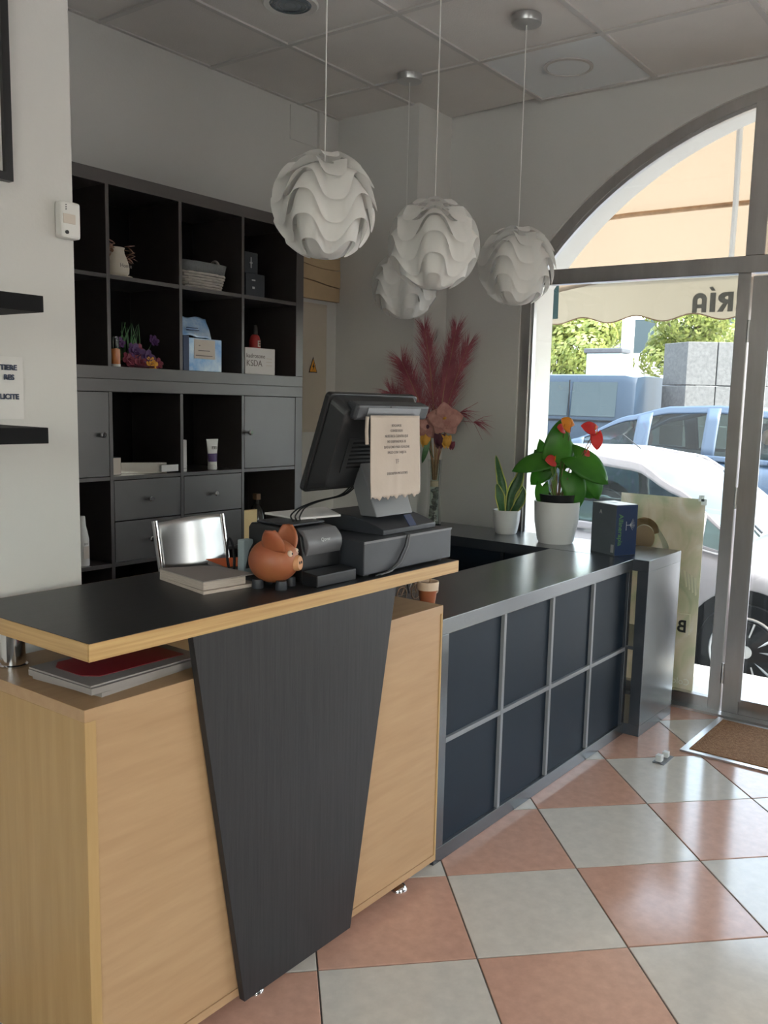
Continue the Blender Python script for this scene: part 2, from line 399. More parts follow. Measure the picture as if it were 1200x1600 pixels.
arc = [(AY + AR * math.cos(a0 + (a1 - a0) * k / N), AZ + AR * math.sin(a0 + (a1 - a0) * k / N)) for k in range(N + 1)]
v = []; f = []
for (y, z) in arc: v += [(x0, y, z), (x1, y, z), (x0, y, 3.2), (x1, y, 3.2)]
for k in range(N):
    a, b = 4 * k, 4 * k + 4
    f += [(a, a + 1, b + 1, b), (a, b, b + 2, a + 2), (a + 1, a + 3, b + 3, b + 1), (a + 2, b + 2, b + 3, a + 3)]
f += [(0, 2, 3, 1), (4 * N, 4 * N + 1, 4 * N + 3, 4 * N + 2)]
mb.add(v, f)
ww = struct('wall_window', mb, 'paint', label='shop-front wall with the large arched opening')
# the rest of the shop behind the viewpoint: side wall with wide daylight windows
mb = MB()
for a, b in ((XR, -2.4), (-1.2, XW + .3)): mb.box(a, b, YR - 0.25, YR, -0.06, 3.2)
mb.box(XR, XW + .3, YR - 0.25, YR, -0.06, 0.9); mb.box(XR, XW + .3, YR - 0.25, YR, 2.3, 3.2)
struct('wall_side', mb, 'paint', label='side wall of the shop with one wide window')
mb = MB()
mb.box(XR - 0.2, XR, YR, 0.5, -0.06, 0.9); mb.box(XR - 0.2, XR, YR, 0.5, 2.4, 3.2); mb.box(XR - 0.2, XR, YR, -3.6, 0.9, 2.4); mb.box(XR - 0.2, XR, -1.2, 0.5, 0.9, 2.4)
struct('wall_rear', mb, 'paint', label='rear wall of the shop with one wide window')

struct('window_2', MB().box(-2.4, -1.2, YR - .13, YR - .124, 0.9, 2.3), 'glass', label='plain window pane in the side wall')
struct('window_3', MB().box(XR - .11, XR - .104, -3.6, -1.2, 0.9, 2.4), 'glass', label='plain window pane in the rear wall')
# ceiling: T-bar grid with mineral tiles
ce = struct('ceiling', MB().box(XR, XW + 0.02, YR, YB, ZC + 0.09, ZC + 0.20), 'void', label='suspended ceiling of square mineral-fibre tiles in a metal grid')
GX, GY = 0.21, 1.445
xs = [GX + 0.6 * k for k in range(-9, 4)]; ys = [GY - 0.6 * k for k in range(-1, 11)]
bar = MB()
for x in xs:
    if XR < x < XW: part('grid_bar', MB().box(x - .012, x + .012, YR, (YB if x < 1.72 else 0.84), ZC - 0.004, ZC + 0.03), 'grid_metal', ce)
for y in ys:
    if YR < y < YB: part('grid_bar', MB().box(XR, (XW if y < 1.40 else 1.73), y - .012, y + .012, ZC - 0.0035, ZC + 0.03), 'grid_metal', ce)
part('edge_trim', MB().box(XR, XW, YB - .02, YB, ZC - .002, ZC + .03), 'grid_metal', ce)
part('edge_trim', MB().box(XW - .02, XW, YR, 0.80, ZC - .002, ZC + .03), 'grid_metal', ce)
for i in range(-10, 4):
    for j in range(-1, 11):
        X0, X1 = GX + .6 * (i - 1) + .006, GX + .6 * i - .006 + 0.0
        Y1, Y0 = GY - .6 * (j - 1) - .006, GY - .6 * j + .006
        X0, X1, Y0, Y1 = max(X0, XR), min(X1, XW), max(Y0, YR), min(Y1, YB)
        if X1 - X0 < .03 or Y1 - Y0 < .03: continue
        if 1.35 < X0 < 1.5 and .8 < Y0 < .9:     # this tile has slipped, leaving a thin dark wedge along the window wall
            part('ceiling_tile', MB().prism([(X0, Y0, ZC + .004), (1.982, Y0, ZC + .004), (2.024, 1.398, ZC + .004), (1.729, 1.398, ZC + .004), (1.729, Y1, ZC + .004), (X0, Y1, ZC + .004)], (0, 0, .016)), 'ceil_tile', ce); continue
        if X0 > 1.70 and Y1 > 1.41: Y1 = 1.40
        elif X1 > 1.74 and Y1 > 1.41:
            part('ceiling_tile', MB().box(1.7305, X1, min(Y0, 1.39), 1.40, ZC + 0.004, ZC + 0.02), 'ceil_tile', ce) if Y0 < 1.39 else None
            X1 = 1.7295
        if Y1 - Y0 < .03: continue
        if X0 > 1.95:
            X1 = XW
            if Y0 > .8: continue
        special = abs((X0 + X1) / 2 - 1.71) < .1 and abs((Y0 + Y1) / 2 - .545) < .1
        part('ceiling_tile', MB().box(X0, X1, Y0, Y1, ZC + 0.004, ZC + 0.02), 'ceil_panel' if special else 'ceil_tile', ce)

# cable trunking on the back wall
t = struct('trim_1', MB().box(1.555, 1.585, YB - 0.018, YB, 2.20, ZC - .003), 'paint', label='narrow vertical cable duct in the upper back corner')
part('cover_plate', MB().box(1.345, 1.55, YB - 0.006, YB, 2.78, 2.95), 'paint', t, bev=.002)

# ------------------------------------------------------------------ shop front: steel frame, panes, door
FX0, FX1 = 2.045, 2.095
GXp = 2.07
wf = struct('window_1', MB().box(FX0, FX1, AL - 0.055, AL + 0.0, 0.0, ASP), 'steel', label='arched stainless steel shop window with fixed panes')
def ring(r0, r1, s0, s1, xa, xb, n=40):
    mb = MB(); v = []; f = []
    for k in range(n + 1):
        a = s0 + (s1 - s0) * k / n; c, s = math.cos(a), math.sin(a)
        v += [(xa, AY + r0 * c, AZ + r0 * s), (xb, AY + r0 * c, AZ + r0 * s), (xa, AY + r1 * c, AZ + r1 * s), (xb, AY + r1 * c, AZ + r1 * s)]
    for k in range(n):
        a, b = 4 * k, 4 * k + 4
        f += [(a, a + 1, b + 1, b), (a, b, b + 2, a + 2), (a + 1, a + 3, b + 3, b + 1), (a + 2, b + 2, b + 3, a + 3)]
    f += [(0, 2, 3, 1), (4 * n, 4 * n + 1, 4 * n + 3, 4 * n + 2)]
    return mb.add(v, f)
part('arch_frame', ring(1.785, AR, a0, a1, FX0, FX1), 'steel', wf, smooth=30)
part('arch_bead', ring(1.768, 1.786, a0 + .01, a1 - .01, FX0 + .008, FX1 - .012), 'steel_brushed', wf, smooth=30)
part('frame_bead', MB().box(FX0 + .008, FX1 - .012, AL - .072, AL - .054, 0.07, 2.06), 'steel_brushed', wf)
part('frame_stile', MB().box(FX0, FX1, ARt, ARt + .055, 0.0, ASP), 'steel', wf)
part('transom', MB().box(FX0 - .004, FX1, ARt + .055, AL - .055, 2.06, 2.135), 'steel', wf, bev=.003)
part('mullion', MB().box(FX0 - .005, FX1, -0.250, -0.190, 0.0, 2.06), 'steel', wf, bev=.003)
part('mullion', MB().box(FX0 - .005, FX1, -0.300, -0.215, 2.135, 2.80), 'steel', wf, bev=.003)
part('mullion', MB().box(FX0 - .005, FX1, -1.010, -0.950, 0.0, 2.06), 'steel', wf, bev=.003)
part('mullion', MB().box(FX0 - .005, FX1, -0.985, -0.900, 2.135, 2.80), 'steel', wf, bev=.003)
part('bottom_rail', MB().box(FX0, FX1, -0.19, AL - .055, 0.0, 0.065), 'steel', wf, bev=.003)
part('bottom_rail', MB().box(FX0, FX1, ARt + .055, -1.01, 0.0, 0.065), 'steel', wf, bev=.003)
part('pane', MB().box(GXp, GXp + .006, -.19, AL - .055, 0.065, 2.06), 'glass', wf)
part('pane', MB().box(GXp, GXp + .006, ARt + .055, -1.01, 0.065, 2.06), 'glass', wf)
def arc_pane(y0, y1):
    pts = [(GXp, y0, 2.135)]
    for k in range(21):
        y = y0 + (y1 - y0) * k / 20; pts.append((GXp, y, AZ + math.sqrt(max(1.785 ** 2 - (y - AY) ** 2, (2.136 - AZ) ** 2))))
    pts.append((GXp, y1, 2.135))
    return MB().prism(pts, (0.006, 0, 0))
part('pane', arc_pane(-.215, AY + math.sqrt(1.785 ** 2 - 1.09 ** 2)), 'glass', wf)
part('pane', arc_pane(-.90, -.30), 'glass', wf)
part('pane', arc_pane(AY - math.sqrt(1.785 ** 2 - 1.09 ** 2), -.985), 'glass', wf)
part('sill_strip', MB().box(1.985, FX0, -2.05, AL - .055, 0.0005, 0.012), 'steel_brushed', wf)

dr = struct('door_1', MB().box(FX0 + .002, FX1 - .004, -0.334, -0.256, 0.012, 2.045), 'steel', bev=.003, label='stainless steel framed glass entrance door')
part('stile', MB().box(FX0 + .002, FX1 - .004, -0.945, -0.867, 0.012, 2.045), 'steel', dr, bev=.003)
part('top_rail', MB().box(FX0 + .002, FX1 - .004, -0.867, -0.334, 1.965, 2.045), 'steel', dr, bev=.003)
part('bottom_rail', MB().box(FX0 + .002, FX1 - .004, -0.867, -0.334, 0.012, 0.085), 'steel', dr, bev=.003)
part('pane', MB().box(GXp, GXp + .006, -.867, -.334, 0.085, 1.965), 'glass', dr)
part('door_bead', MB().box(FX0 - .004, FX0 + .002, -.345, -.330, 0.075, 1.975), 'steel_brushed', dr)
for z in (0.20, 1.04, 1.80): part('hinge', MB().lathe([(.007, -.05), (.007, .05)], (FX0 - .008, -.253, z), 10), 'steel_brushed', dr, smooth=True)

# ------------------------------------------------------------------ shelving units
T_, C_, D_ = 0.05, 0.337, 0.016
def shelf(name, label, loc, rz, rows, depth, cell=C_, Te=T_, back=True, cat='shelf', tb=T_, edge='blackbrown', base='blackbrown'):
    t = thing(name, label, cat, loc, rz)
    Wd = T_ + Te + 4 * cell + 3 * D_; Hh = T_ + tb + rows * C_ + (rows - 1) * D_
    P = lambda n, b, m=base, bv=.0015: part(n, b, m, t, world=False, bev=bv)
    P('frame_top', MB().box(0, Wd, 0, depth, Hh - T_, Hh)); P('frame_bottom', MB().box(0, Wd, 0, depth, 0, tb))
    P('frame_side', MB().box(0, T_, 0, depth, tb, Hh - T_)); P('frame_side', MB().box(Wd - Te, Wd, 0, depth, tb, Hh - T_))
    cx = [T_ + k * (cell + D_) for k in range(4)]; cz = [tb + k * (C_ + D_) for k in range(rows)]
    for k in range(1, 4): P('divider', MB().box(cx[k] - D_, cx[k], .001, depth - .004, tb, Hh - T_), bv=.001, m=edge)
    for k in range(1, rows):
        for c in range(4): P('shelf_board', MB().box(cx[c], cx[c] + cell, .002, depth - .004, cz[k] - D_, cz[k]), bv=.001, m=edge)
    if back: P('back_panel', MB().box(T_, Wd - Te, depth - .004, depth, tb, Hh - T_), 'black_matte', 0)
    return t, cx, cz, Wd, Hh

# back wall units
BX = 1.0926 - (2 * T_ + 4 * C_ + 3 * D_); BY = 1.603; BD = 0.338
low, cx, czl, Wd, Hl = shelf('shelf_unit', 'lower black cube shelf with doors and drawers standing against the back wall', (BX, BY, 0), 0, 4, BD, tb=.055)
up, _, czu, _, Hu = shelf('shelf_unit', 'upper open black cube shelf stacked on the unit with doors and drawers', (BX, BY, Hl), 0, 2, BD)
def knob(parent, x, z, y=-.001):
    part('knob', MB().lathe([(.005, 0), (.005, .012), (.011, .016), (.012, .024), (.009, .028)], (x, y, z), 14, ax=(0, -1, 0)), 'chrome', parent, world=False, smooth=True, label='chrome knob')
def front(c, r, name, z0f=0.0, z1f=1.0, kx=.5, kz=.5):
    x0, z0 = cx[c], czl[r]
    d = part(name, MB().box(x0 + .002, x0 + C_ - .002, .001, .018, z0 + C_ * z0f + .002, z0 + C_ * z1f - .002), 'door_grey', low, world=False, bev=.001)
    knob(d, x0 + C_ * kx, z0 + C_ * (z0f + (z1f - z0f) * kz), .001)
front(0, 3, 'cabinet_door', kx=.88, kz=.50); front(3, 3, 'cabinet_door', kx=.06, kz=.50)
for c in (1, 2): front(c, 2, 'drawer', .5, 1); front(c, 2, 'drawer', 0, .5)
# long counter (an eight-cell unit turned with its closed panels to the customers)
lc, ccx, ccz, LW, LH = shelf('counter_unit', 'long low black counter of eight panelled cells beside the beech desk', (0, 0, 0), 0, 2, 0.405, Te=.032, back=False, cat='counter', edge='divider_edge', base='blackblue')
for r in range(2):
    for c in range(4): part('infill_panel', MB().box(ccx[c] + .0005, ccx[c] + C_ - .0005, .014, .022, ccz[r] + .0005, ccz[r] + C_ - .0005), 'panel_navy', lc, world=False)
# window unit, perpendicular to it
wcell = 0.32925
wu, wcx, wcz, WW2, WH = shelf('counter_unit', 'black cube counter running under the shop window with plants on it', (1.483, 1.395, 0), -PI / 2, 2, 0.395, cell=wcell, back=False, cat='counter', edge='blackblue', base='blackblue')
for r in range(2):
    for c in range(3): part('cabinet_door', MB().box(wcx[c] + .002, wcx[c] + wcell - .002, .012, .028, wcz[r] + .002, wcz[r] + C_ - .002), 'panel_navy', wu, world=False)

# ------------------------------------------------------------------ reception desk
dk = thing('reception_desk', 'beech reception desk with raised black countertop and slanted dark front panel', 'desk', (-0.63, 0.2, 0))
DX0, DX1, DY0, DY1, DZ0, DZ1 = -1.235, -0.033, -0.030, 0.40, 0.045, 0.848
part('side_panel', MB().box(DX0, DX0 + .025, DY0, DY1, DZ0, DZ1 - .025), 'beech_v', dk, bev=.001)
part('side_panel', MB().box(DX1 - .008, DX1, DY0, DY1, DZ0, DZ1 - .025), 'beech_v', dk, bev=.001)
part('base_top', MB().box(DX0, DX1, DY0, DY1, DZ1 - .025, DZ1), 'beech_h', dk, bev=.001)
part('bottom_board', MB().box(DX0 + .025, DX1 - .008, DY0, DY1, DZ0, DZ0 + .02), 'beech_h', dk)
part('front_panel', MB().box(DX0 + .0255, DX1 - .0085, DY0 + .003, DY0 + .021, DZ0 + .0205, DZ1 - .0255), 'beech_h', dk)
part('dark_panel', MB().prism([(-.990, DY0 - .0005, .945), (-.292, DY0 - .0005, .945), (-.460, DY0 - .0005, .036), (-.843, DY0 - .0005, .036)], (0, -.018, 0)), 'wenge', dk, bev=.001, label='slanted dark wood front panel tapering to the floor')
part('support_block', MB().box(-.90, -.36, DY0 + .004, DY0 + .03, DZ1, .945), 'beech_h', dk)
part('support_block', MB().box(-.90, -.875, DY0 + .03, .36, DZ1, .945), 'beech_h', dk)
CT = dict(x0=-1.236, x1=0.012, y0=-0.050, y1=0.430, z0=0.945, z1=0.980)
e = .003
part('countertop', MB().box(CT['x0'] + e, CT['x1'] - e, CT['y0'] + e, CT['y1'] - e, CT['z0'] + .0005, CT['z1']), 'black_laminate', dk)
part('edge_band', MB().box(CT['x0'], CT['x1'], CT['y0'], CT['y0'] + e, CT['z0'], CT['z1'] - .0003), 'beech_edge', dk, bev=.001)
part('edge_band', MB().box(CT['x0'], CT['x0'] + e, CT['y0'] + e + .0006, CT['y1'], CT['z0'], CT['z1'] - .0003), 'beech_edge', dk, bev=.001)
part('edge_band', MB().box(CT['x1'] - e, CT['x1'], CT['y0'] + e + .0006, CT['y1'], CT['z0'], CT['z1'] - .0003), 'beech_edge', dk, bev=.001)
part('edge_band', MB().box(CT['x0'] + e, CT['x1'] - e, CT['y1'] - e, CT['y1'], CT['z0'], CT['z1'] - .0003), 'beech_edge', dk, bev=.001)
for x, y in ((-1.165, .335), (-.10, .335)): part('chrome_post', MB().lathe([(.030, 0), (.030, .004), (.025, .006), (.025, .091), (.030, .093), (.030, .097)], (x, y, DZ1), 24), 'chrome', dk, smooth=True, label='chrome post')
for x, y in ((-.175, .004), (-.765, .004), (-1.19, .012), (-.175, .35), (-1.19, .35)):
    part('foot', MB().lathe([(.026, 0), (.026, .005), (.019, .014), (.007, .018), (.007, .045)], (x, y, 0.0), 18), 'chrome', dk, smooth=True, label='chrome levelling foot')

# ------------------------------------------------------------------ wall-mounted things on the left wall
YP = 0.50
for z0, z1, xe, lab in ((1.335, 1.368, -1.119, 'lower black floating shelf on the left wall under the paper notice'), (1.604, 1.637, -1.122, 'upper black floating shelf on the left wall above the paper notice')):
    solo('wall_shelf', MB().box(-2.0, xe, YP - .25, YP, z0, z1), 'black_matte', lab, 'shelf', (-1.56, YP, z0), bev=.001)
pf = thing('picture_frame', 'black picture frame hanging high on the left wall at the photo edge', 'picture', (-1.4, YP, 1.9))
part('frame_rail', MB().box(-1.062, -1.044, YP - .02, YP, 1.905, 2.60), 'black_plastic', pf); part('frame_rail', MB().box(-1.60, -1.062, YP - .02, YP, 1.905, 1.923), 'black_plastic', pf)
part('frame_rail', MB().box(-1.618, -1.60, YP - .02, YP, 1.905, 2.60), 'black_plastic', pf); part('frame_rail', MB().box(-1.60, -1.062, YP - .02, YP, 2.582, 2.60), 'black_plastic', pf)
part('picture_print', MB().box(-1.60, -1.062, YP - .008, YP, 1.923, 2.582), 'paper', pf)
md = thing('motion_detector', 'white motion detector box on the left wall corner', 'detector', (-.905, YP, 1.80))
part('housing', MB().box(-.934, -.882, YP - .028, YP, 1.803, 1.887), 'white_plastic', md, bev=.006)
part('lens_window', MB().box(-.929, -.897, YP - .0295, YP - .027, 1.836, 1.858), 'card_beige', md, bev=.001)
part('sensor_eye', MB().lathe([(.0045, 0), (.0045, .003)], (-.920, YP - .0275, 1.816), 12, ax=(0, -1, 0)), 'black_plastic', md)
for z in (1.868, 1.873, 1.878): part('vent_dot', MB().lathe([(.0012, 0), (.0012, .002)], (-.921, YP - .0275, z), 8, ax=(0, -1, 0)), 'ink', md)
sg = thing('paper_notice', 'white paper notice with dark blue capitals standing on the lower wall shelf', 'sign', (-1.12, YP, 1.37))
part('sheet', MB().box(-1.30, -1.027, YP - .004, YP - .002, 1.378, 1.520), 'paper', sg)
mat('ink_blue', (0.03, 0.045, 0.09), 0.7)
for s, x, z in (('TIERE', -1.043, 1.490), ('RES', -1.050, 1.468), ('LICITE', -1.040, 1.424)):
    text('notice_line', s, .0165, 'ink_blue', sg, (x, YP - .0067, z), (1, 0, 0), (0, 0, 1), 'RIGHT', bold=.0006)

# electric cupboard and tan boards on the back wall, right of the shelves
eb = thing('electric_cupboard', 'beige electric cupboard door with yellow warning triangle beside the shelves', 'cupboard', (1.4, YB, 1.25))
part('cupboard_body', MB().box(1.16, 1.64, YB - .012, YB, 1.262, 1.965), 'beige_panel', eb, bev=.002)
part('cupboard_door', MB().box(1.17, 1.622, YB - .026, YB - .0125, 1.278, 1.952), 'beige_panel', eb, bev=.002)
wt = part('warning_triangle', MB().prism([(1.480, YB - .027, 1.588), (1.548, YB - .027, 1.588), (1.514, YB - .027, 1.675)], (0, -.001, 0)), 'ink', eb)
part('triangle_face', MB().prism([(1.487, YB - .0285, 1.593), (1.541, YB - .0285, 1.593), (1.514, YB - .0285, 1.662)], (0, -.001, 0)), 'warning_yellow', wt)
part('lightning_bolt', MB().prism([(1.517, YB - .030, 1.645), (1.505, YB - .030, 1.618), (1.513, YB - .030, 1.620), (1.508, YB - .030, 1.598), (1.524, YB - .030, 1.627), (1.516, YB - .030, 1.625)], (0, -.001, 0)), 'ink', wt)
tbd = thing('tan_board', 'tan board with wavy horizontal lines in the corner above the electric cupboard', 'board', (1.45, YB, 1.97))
zz = [1.985, 2.075, 2.165, 2.215, 2.33]
for k in range(4):
    def wave(x, z, k=k): return z + (0.014 * math.tanh((1.45 - x) * 14) if 0 < k else 0)
    top = [(1.14 + .585 * q / 16, YB - .001, (zz[k + 1] - .003) + (0.012 * math.sin((x_ := 1.14 + .585 * q / 16) * 10 + 1.2 * k) if k < 3 else 0)) for q in range(17)]
    bot = [(1.14 + .585 * q / 16, YB - .001, (zz[k] + .001) + (0.012 * math.sin((1.14 + .585 * q / 16) * 10 + 1.2 * (k - 1)) if k > 0 else 0)) for q in range(17)]
    part('board_layer', MB().prism(bot + top[::-1], (0, -.028 - .004 * (k % 2), 0)), 'tan_board', tbd)

# ------------------------------------------------------------------ ceiling fittings
dl = thing('downlight', 'round recessed ceiling downlight with glass lens near the top edge', 'light', (0.512, 1.142, ZC))
part('trim_ring', MB().lathe([(.078, .002), (.108, .002), (.110, -.004), (.104, -.009), (.082, -.006)], (.512, 1.142, ZC), 40, cap=False), 'white_plastic', dl, smooth=True)
lens = part('lens', MB().lathe([(.082, -.004), (.06, -.007), (.03, -.009), (.001, -.009)], (.512, 1.142, ZC), 32), 'lens_glass', dl, smooth=True)
for r in (.022, .04, .058, .072): part('lens_ring', MB().lathe([(r, -.010), (r + .004, -.012), (r + .008, -.010)], (.512, 1.142, ZC + .002), 32, cap=False), 'lens_glass', lens, smooth=True)
pl = thing('panel_light', 'flat round panel light set in the pale ceiling tile near the window', 'light', (1.68, .53, ZC))
part('trim_ring', MB().lathe([(.096, .003), (.112, .003), (.112, -.003), (.100, -.006), (.096, -.003)], (1.68, .53, ZC), 44, cap=False), 'grid_metal', pl, smooth=True)
part('diffuser', MB().lathe([(.0955, .003), (.0955, -.003), (.001, -.0035)], (1.68, .53, ZC), 44), 'ceil_panel', pl, smooth=True)

# pendant lamps: overlapping wavy plastic bands forming a ball
LR = 0.1625
KB = 7
def band(k, K=KB, Nw=5):
    th0 = [0.16 + (PI - 0.36) * i / K for i in range(K + 1)]
    def rid(i, ph):
        if i == 0: return 0.12
        if i == K: return PI - 0.10
        return th0[i] + 0.30 * (0.25 + 0.75 * math.sin(th0[i])) * math.tanh(1.5 * math.cos(Nw * ph)) / math.tanh(1.5)
    def fn(u, vv):
        ph = 2 * PI * u
        a, b = rid(k, ph), rid(k + 1, ph)
        if k > 0: a -= 0.16
        th = a + (b - a) * vv
        r = LR * (0.80 + 0.20 * vv ** 1.6) if k < K - 1 else LR * (0.80 + 0.17 * math.sin(min(1, vv * 1.3) * PI / 2))
        if k == 0: r = LR * (0.93 + 0.07 * vv)
        return (r * math.sin(th) * math.cos(ph), r * math.sin(th) * math.sin(ph), r * math.cos(th))
    return MB().grid(140, 8, fn, wrap=True)
LAMPS = [((-.066, .432, 2.028), 0.30, 'white wavy ball pendant lamp hanging nearest, left of the others'), ((.484, .406, 1.996), 0.62, 'white wavy ball pendant lamp in the middle of the front row of three'),
         ((1.105, .425, 2.006), 0.15, 'white wavy ball pendant lamp nearest the arched window'), ((1.378, 1.204, 1.999), 0.9, 'white wavy ball pendant lamp farthest back, partly hidden behind another')]
first = None
for (x, y, z), ph, lab in LAMPS:
    if first is None:
        t = thing('pendant_lamp', lab, 'lamp', (x, y, z), ph, 'wavy ball pendant lamps over the counter'); first = t
        for k in range(KB): part('shade_band', band(k), 'lamp_plastic', t, world=False, smooth=60)
        part('bulb', MB().ellipsoid((0, 0, -.01), .03, .03, .04, 16, 10), 'white_plastic', t, world=False, smooth=True)
        part('socket', MB().lathe([(.018, .03), (.020, .05), (.020, .10), (.012, .115)], (0, 0, 0), 16), 'white_plastic', t, world=False, smooth=True)
        part('cord', MB().tube([(0, 0, .11), (0, 0, ZC - z - .03)], .0022, 8), 'white_plastic', t, world=False, smooth=True)
        part('ceiling_cup', MB().lathe([(.010, ZC - z - .034), (.058, ZC - z - .030), (.060, ZC - z - .026), (.060, ZC - z - .0005)], (0, 0, 0), 32), 'steel_brushed', t, world=False, smooth=True)
    else:
        t = copy_tree(first); t.location = (x, y, z); t.rotation_euler = (0, 0, ph); t['label'] = lab
        dz = first.location.z - z
        for c in t.children:
            if c.name.startswith('ceiling_cup'): c.location.z += dz
            if c.name.startswith('cord'): L0 = ZC - first.location.z - .03 - .11; c.scale.z = (L0 + dz) / L0; c.location.z = .11 - .11 * c.scale.z


# ------------------------------------------------------------------ things on the desk
ZD = CT['z1']
# thick catalogue of loose sheets
bk = thing('paper_stack', 'thick stack of grey printed sheets lying beside the piggy bank', 'papers', (-.72, .235, ZD))
def quad_slab(p, z0, z1, curl=0.0):
    mb = MB(); a = [(x, y, z0) for x, y in p]; b = [(x, y, z1) for x, y in p]
    return mb.add(a + b, [(3, 2, 1, 0), (4, 5, 6, 7), (0, 1, 5, 4), (1, 2, 6, 5), (2, 3, 7, 6), (3, 0, 4, 7)])
q = [(-.812, .125), (-.652, .108), (-.640, .275), (-.765, .345)]
part('sheet_block', quad_slab(q, ZD, ZD + .008), 'paper_edge', bk, bev=.0008)
q2 = [(-.808, .130), (-.685, .118), (-.665, .262), (-.770, .338)]
part('sheet_block', quad_slab(q2, ZD + .009, ZD + .028), 'paper_edge', bk, bev=.0008)
part('cover_sheet', quad_slab([(-.809, .129), (-.655, .115), (-.650, .270), (-.771, .340)], ZD + .0285, ZD + .0305), 'paper_grey', bk)
os_ = solo('orange_sheet', quad_slab([(-.585, .300), (-.555, .285), (-.440, .372), (-.545, .425)], ZD + .013, ZD + .0145), 'orange_sheet', 'orange paper sheet lying behind the stack of grey sheets', 'paper', (-.53, .35, ZD + .013))
os_.rotation_euler = (0, 0, 0)
# support under the orange sheet: grey folder
solo('grey_folder', quad_slab([(-.580, .305), (-.550, .290), (-.445, .370), (-.545, .418)], ZD, ZD + .0125), 'paper_grey', 'grey folder under the orange sheet', 'folder', (-.53, .35, ZD), bev=.002)

# piggy bank
pg = thing('piggy_bank', 'terracotta piggy bank with dark feet sitting on the black countertop', 'piggy bank', (-.632, .075, ZD), math.radians(-68))
L = lambda n, b, m, lab=None, par=pg: part(n, b, m, par, world=False, smooth=True, label=lab)
L('body', MB().ellipsoid((0, 0, .066), .063, .058, .055, 28, 18), 'terracotta')
sn = L('snout', MB().lathe([(.020, 0), (.019, .010), (.017, .014), (.001, .0145)], (.056, 0, .063), 20, ax=(1, 0, .1)), 'terracotta_light')
for s in (-1, 1):
    L('nostril', MB().ellipsoid((.0705, s * .006, .065), .002, .0025, .004, 10, 6), 'ink', par=sn)
    ey = L('eye', MB().ellipsoid((.050, s * .020, .088), .007, .009, .009, 14, 8), 'pot_cream'); L('pupil', MB().ellipsoid((.0565, s * .020, .089), .002, .003, .003, 10, 6), 'ink', par=ey)
    def ear(u, v, s=s):
        w = .034 * math.sin(PI * (.28 + .66 * u)) ** .7
        t = (v - .5) * 2
        return (.018 + t * w * .8 - .004 * u, s * (.028 + .024 * u + .010 * (1 - t * t)), .098 + .052 * u - .004 * t * t)
    em = MB().grid(8, 8, ear); eo = L('ear', em, 'terracotta'); md_ = eo.modifiers.new('s', 'SOLIDIFY'); md_.thickness = .006
    for fx in (-.030, .032): L('foot', MB().lathe([(.014, 0), (.015, .004), (.013, .022)], (fx, s * .028, 0), 14), 'dark_metal', 'dark glazed foot')
L('slot', MB().box(-.018, .018, -.002, .002, .1195, .1215), 'ink')

# cash drawer
cd = thing('cash_drawer', 'black metal cash drawer under the till screen at the desk end', 'cash drawer', (-.20, .16, ZD))
part('drawer_case', MB().box(-.400, .008, -.022, .345, ZD + .006, ZD + .096), 'dark_metal', cd, bev=.003)
part('lip_trim', MB().box(-.401, .009, -.024, -.0215, ZD + .090, ZD + .0965), 'grey_plastic', cd, bev=.0006)
for x in (-.37, -.03):
    for y in (.0, .31): part('rubber_foot', MB().lathe([(.012, 0), (.012, .006)], (x, y, ZD), 12), 'black_plastic', cd)
# till: stand, neck, screen
ZT = ZD + .0965
tl = thing('till_screen', 'black touch-screen till seen from behind on the cash drawer', 'till', (-.20, .12, ZT))
def base_fn(u, v):
    y = .012 + .25 * u; z = ZT + .0005 + .046 * math.sin(PI * min(1, .08 + u * .62)) ** .6
    return (-.275 + .245 * v + (0), y, z)
prof = [(.012 + .25 * u, ZT + .004 + .042 * math.sin(min(PI / 2, .25 + u * 2.2))) for u in [k / 10 for k in range(11)]]
pts = [(-.275, .012, ZT)] + [(-.275, y, z) for y, z in prof] + [(-.275, .262, ZT)]
part('stand_base', MB().prism(pts, (.25, 0, 0)), 'dark_metal', tl, smooth=25, bev=.002)
part('socket_cover', MB().prism([(-.155, .0105, ZT + .016), (-.155, .034, ZT + .0455), (-.155, .036, ZT + .044), (-.155, .013, ZT + .0145)], (.032, 0, 0)), 'box_navy', tl)
part('stand_neck', MB().prism([(-.245, .060, ZT + .043), (-.245, .12, ZT + .043), (-.245, .175, ZT + .20), (-.245, .125, ZT + .20)], (.17, 0, 0)), 'silver_plastic', tl, bev=.003)
# screen slab tilted: top towards the customer
ux = Vector((1, 0, 0)); ut = Vector((0, -.095, .266)).normalized(); un = Vector((0, .266, .095)).normalized()
sc_ = Vector((-.205, .148, 1.324))
def scr(a, b, c): return sc_ + ux * a + ut * b + un * c
def round_rect(w, h, r, c, n=6):
    pts = []
    for sx, sy, a0_ in ((1, 1, 0), (-1, 1, PI / 2), (-1, -1, PI), (1, -1, 1.5 * PI)):
        for k in range(n + 1):
            a = a0_ + PI / 2 * k / n; pts.append(scr(sx * (w - r) + r * math.cos(a), sy * (h - r) + r * math.sin(a), c))
    return pts
part('screen_bezel', MB().prism(round_rect(.196, .143, .014, .0), un * .018), 'black_plastic', tl, bev=.003)
part('back_shell', MB().add(round_rect(.190, .138, .02, -.0005) + round_rect(.165, .115, .02, -.042), [tuple(range(28))[::-1], tuple(range(28, 56))] + [(i, (i + 1) % 28, 28 + (i + 1) % 28, 28 + i) for i in range(28)]), 'black_plastic', tl, bev=.003)
cdp = part('customer_display', MB().obox(scr(.02, .112, -.040), ux * .165, ut * .022, un * .020), 'dark_metal', tl, bev=.008)
part('display_window', MB().obox(scr(.02, .112, -.0605), ux * .12, ut * .015, un * .0012), 'silver_plastic', cdp)
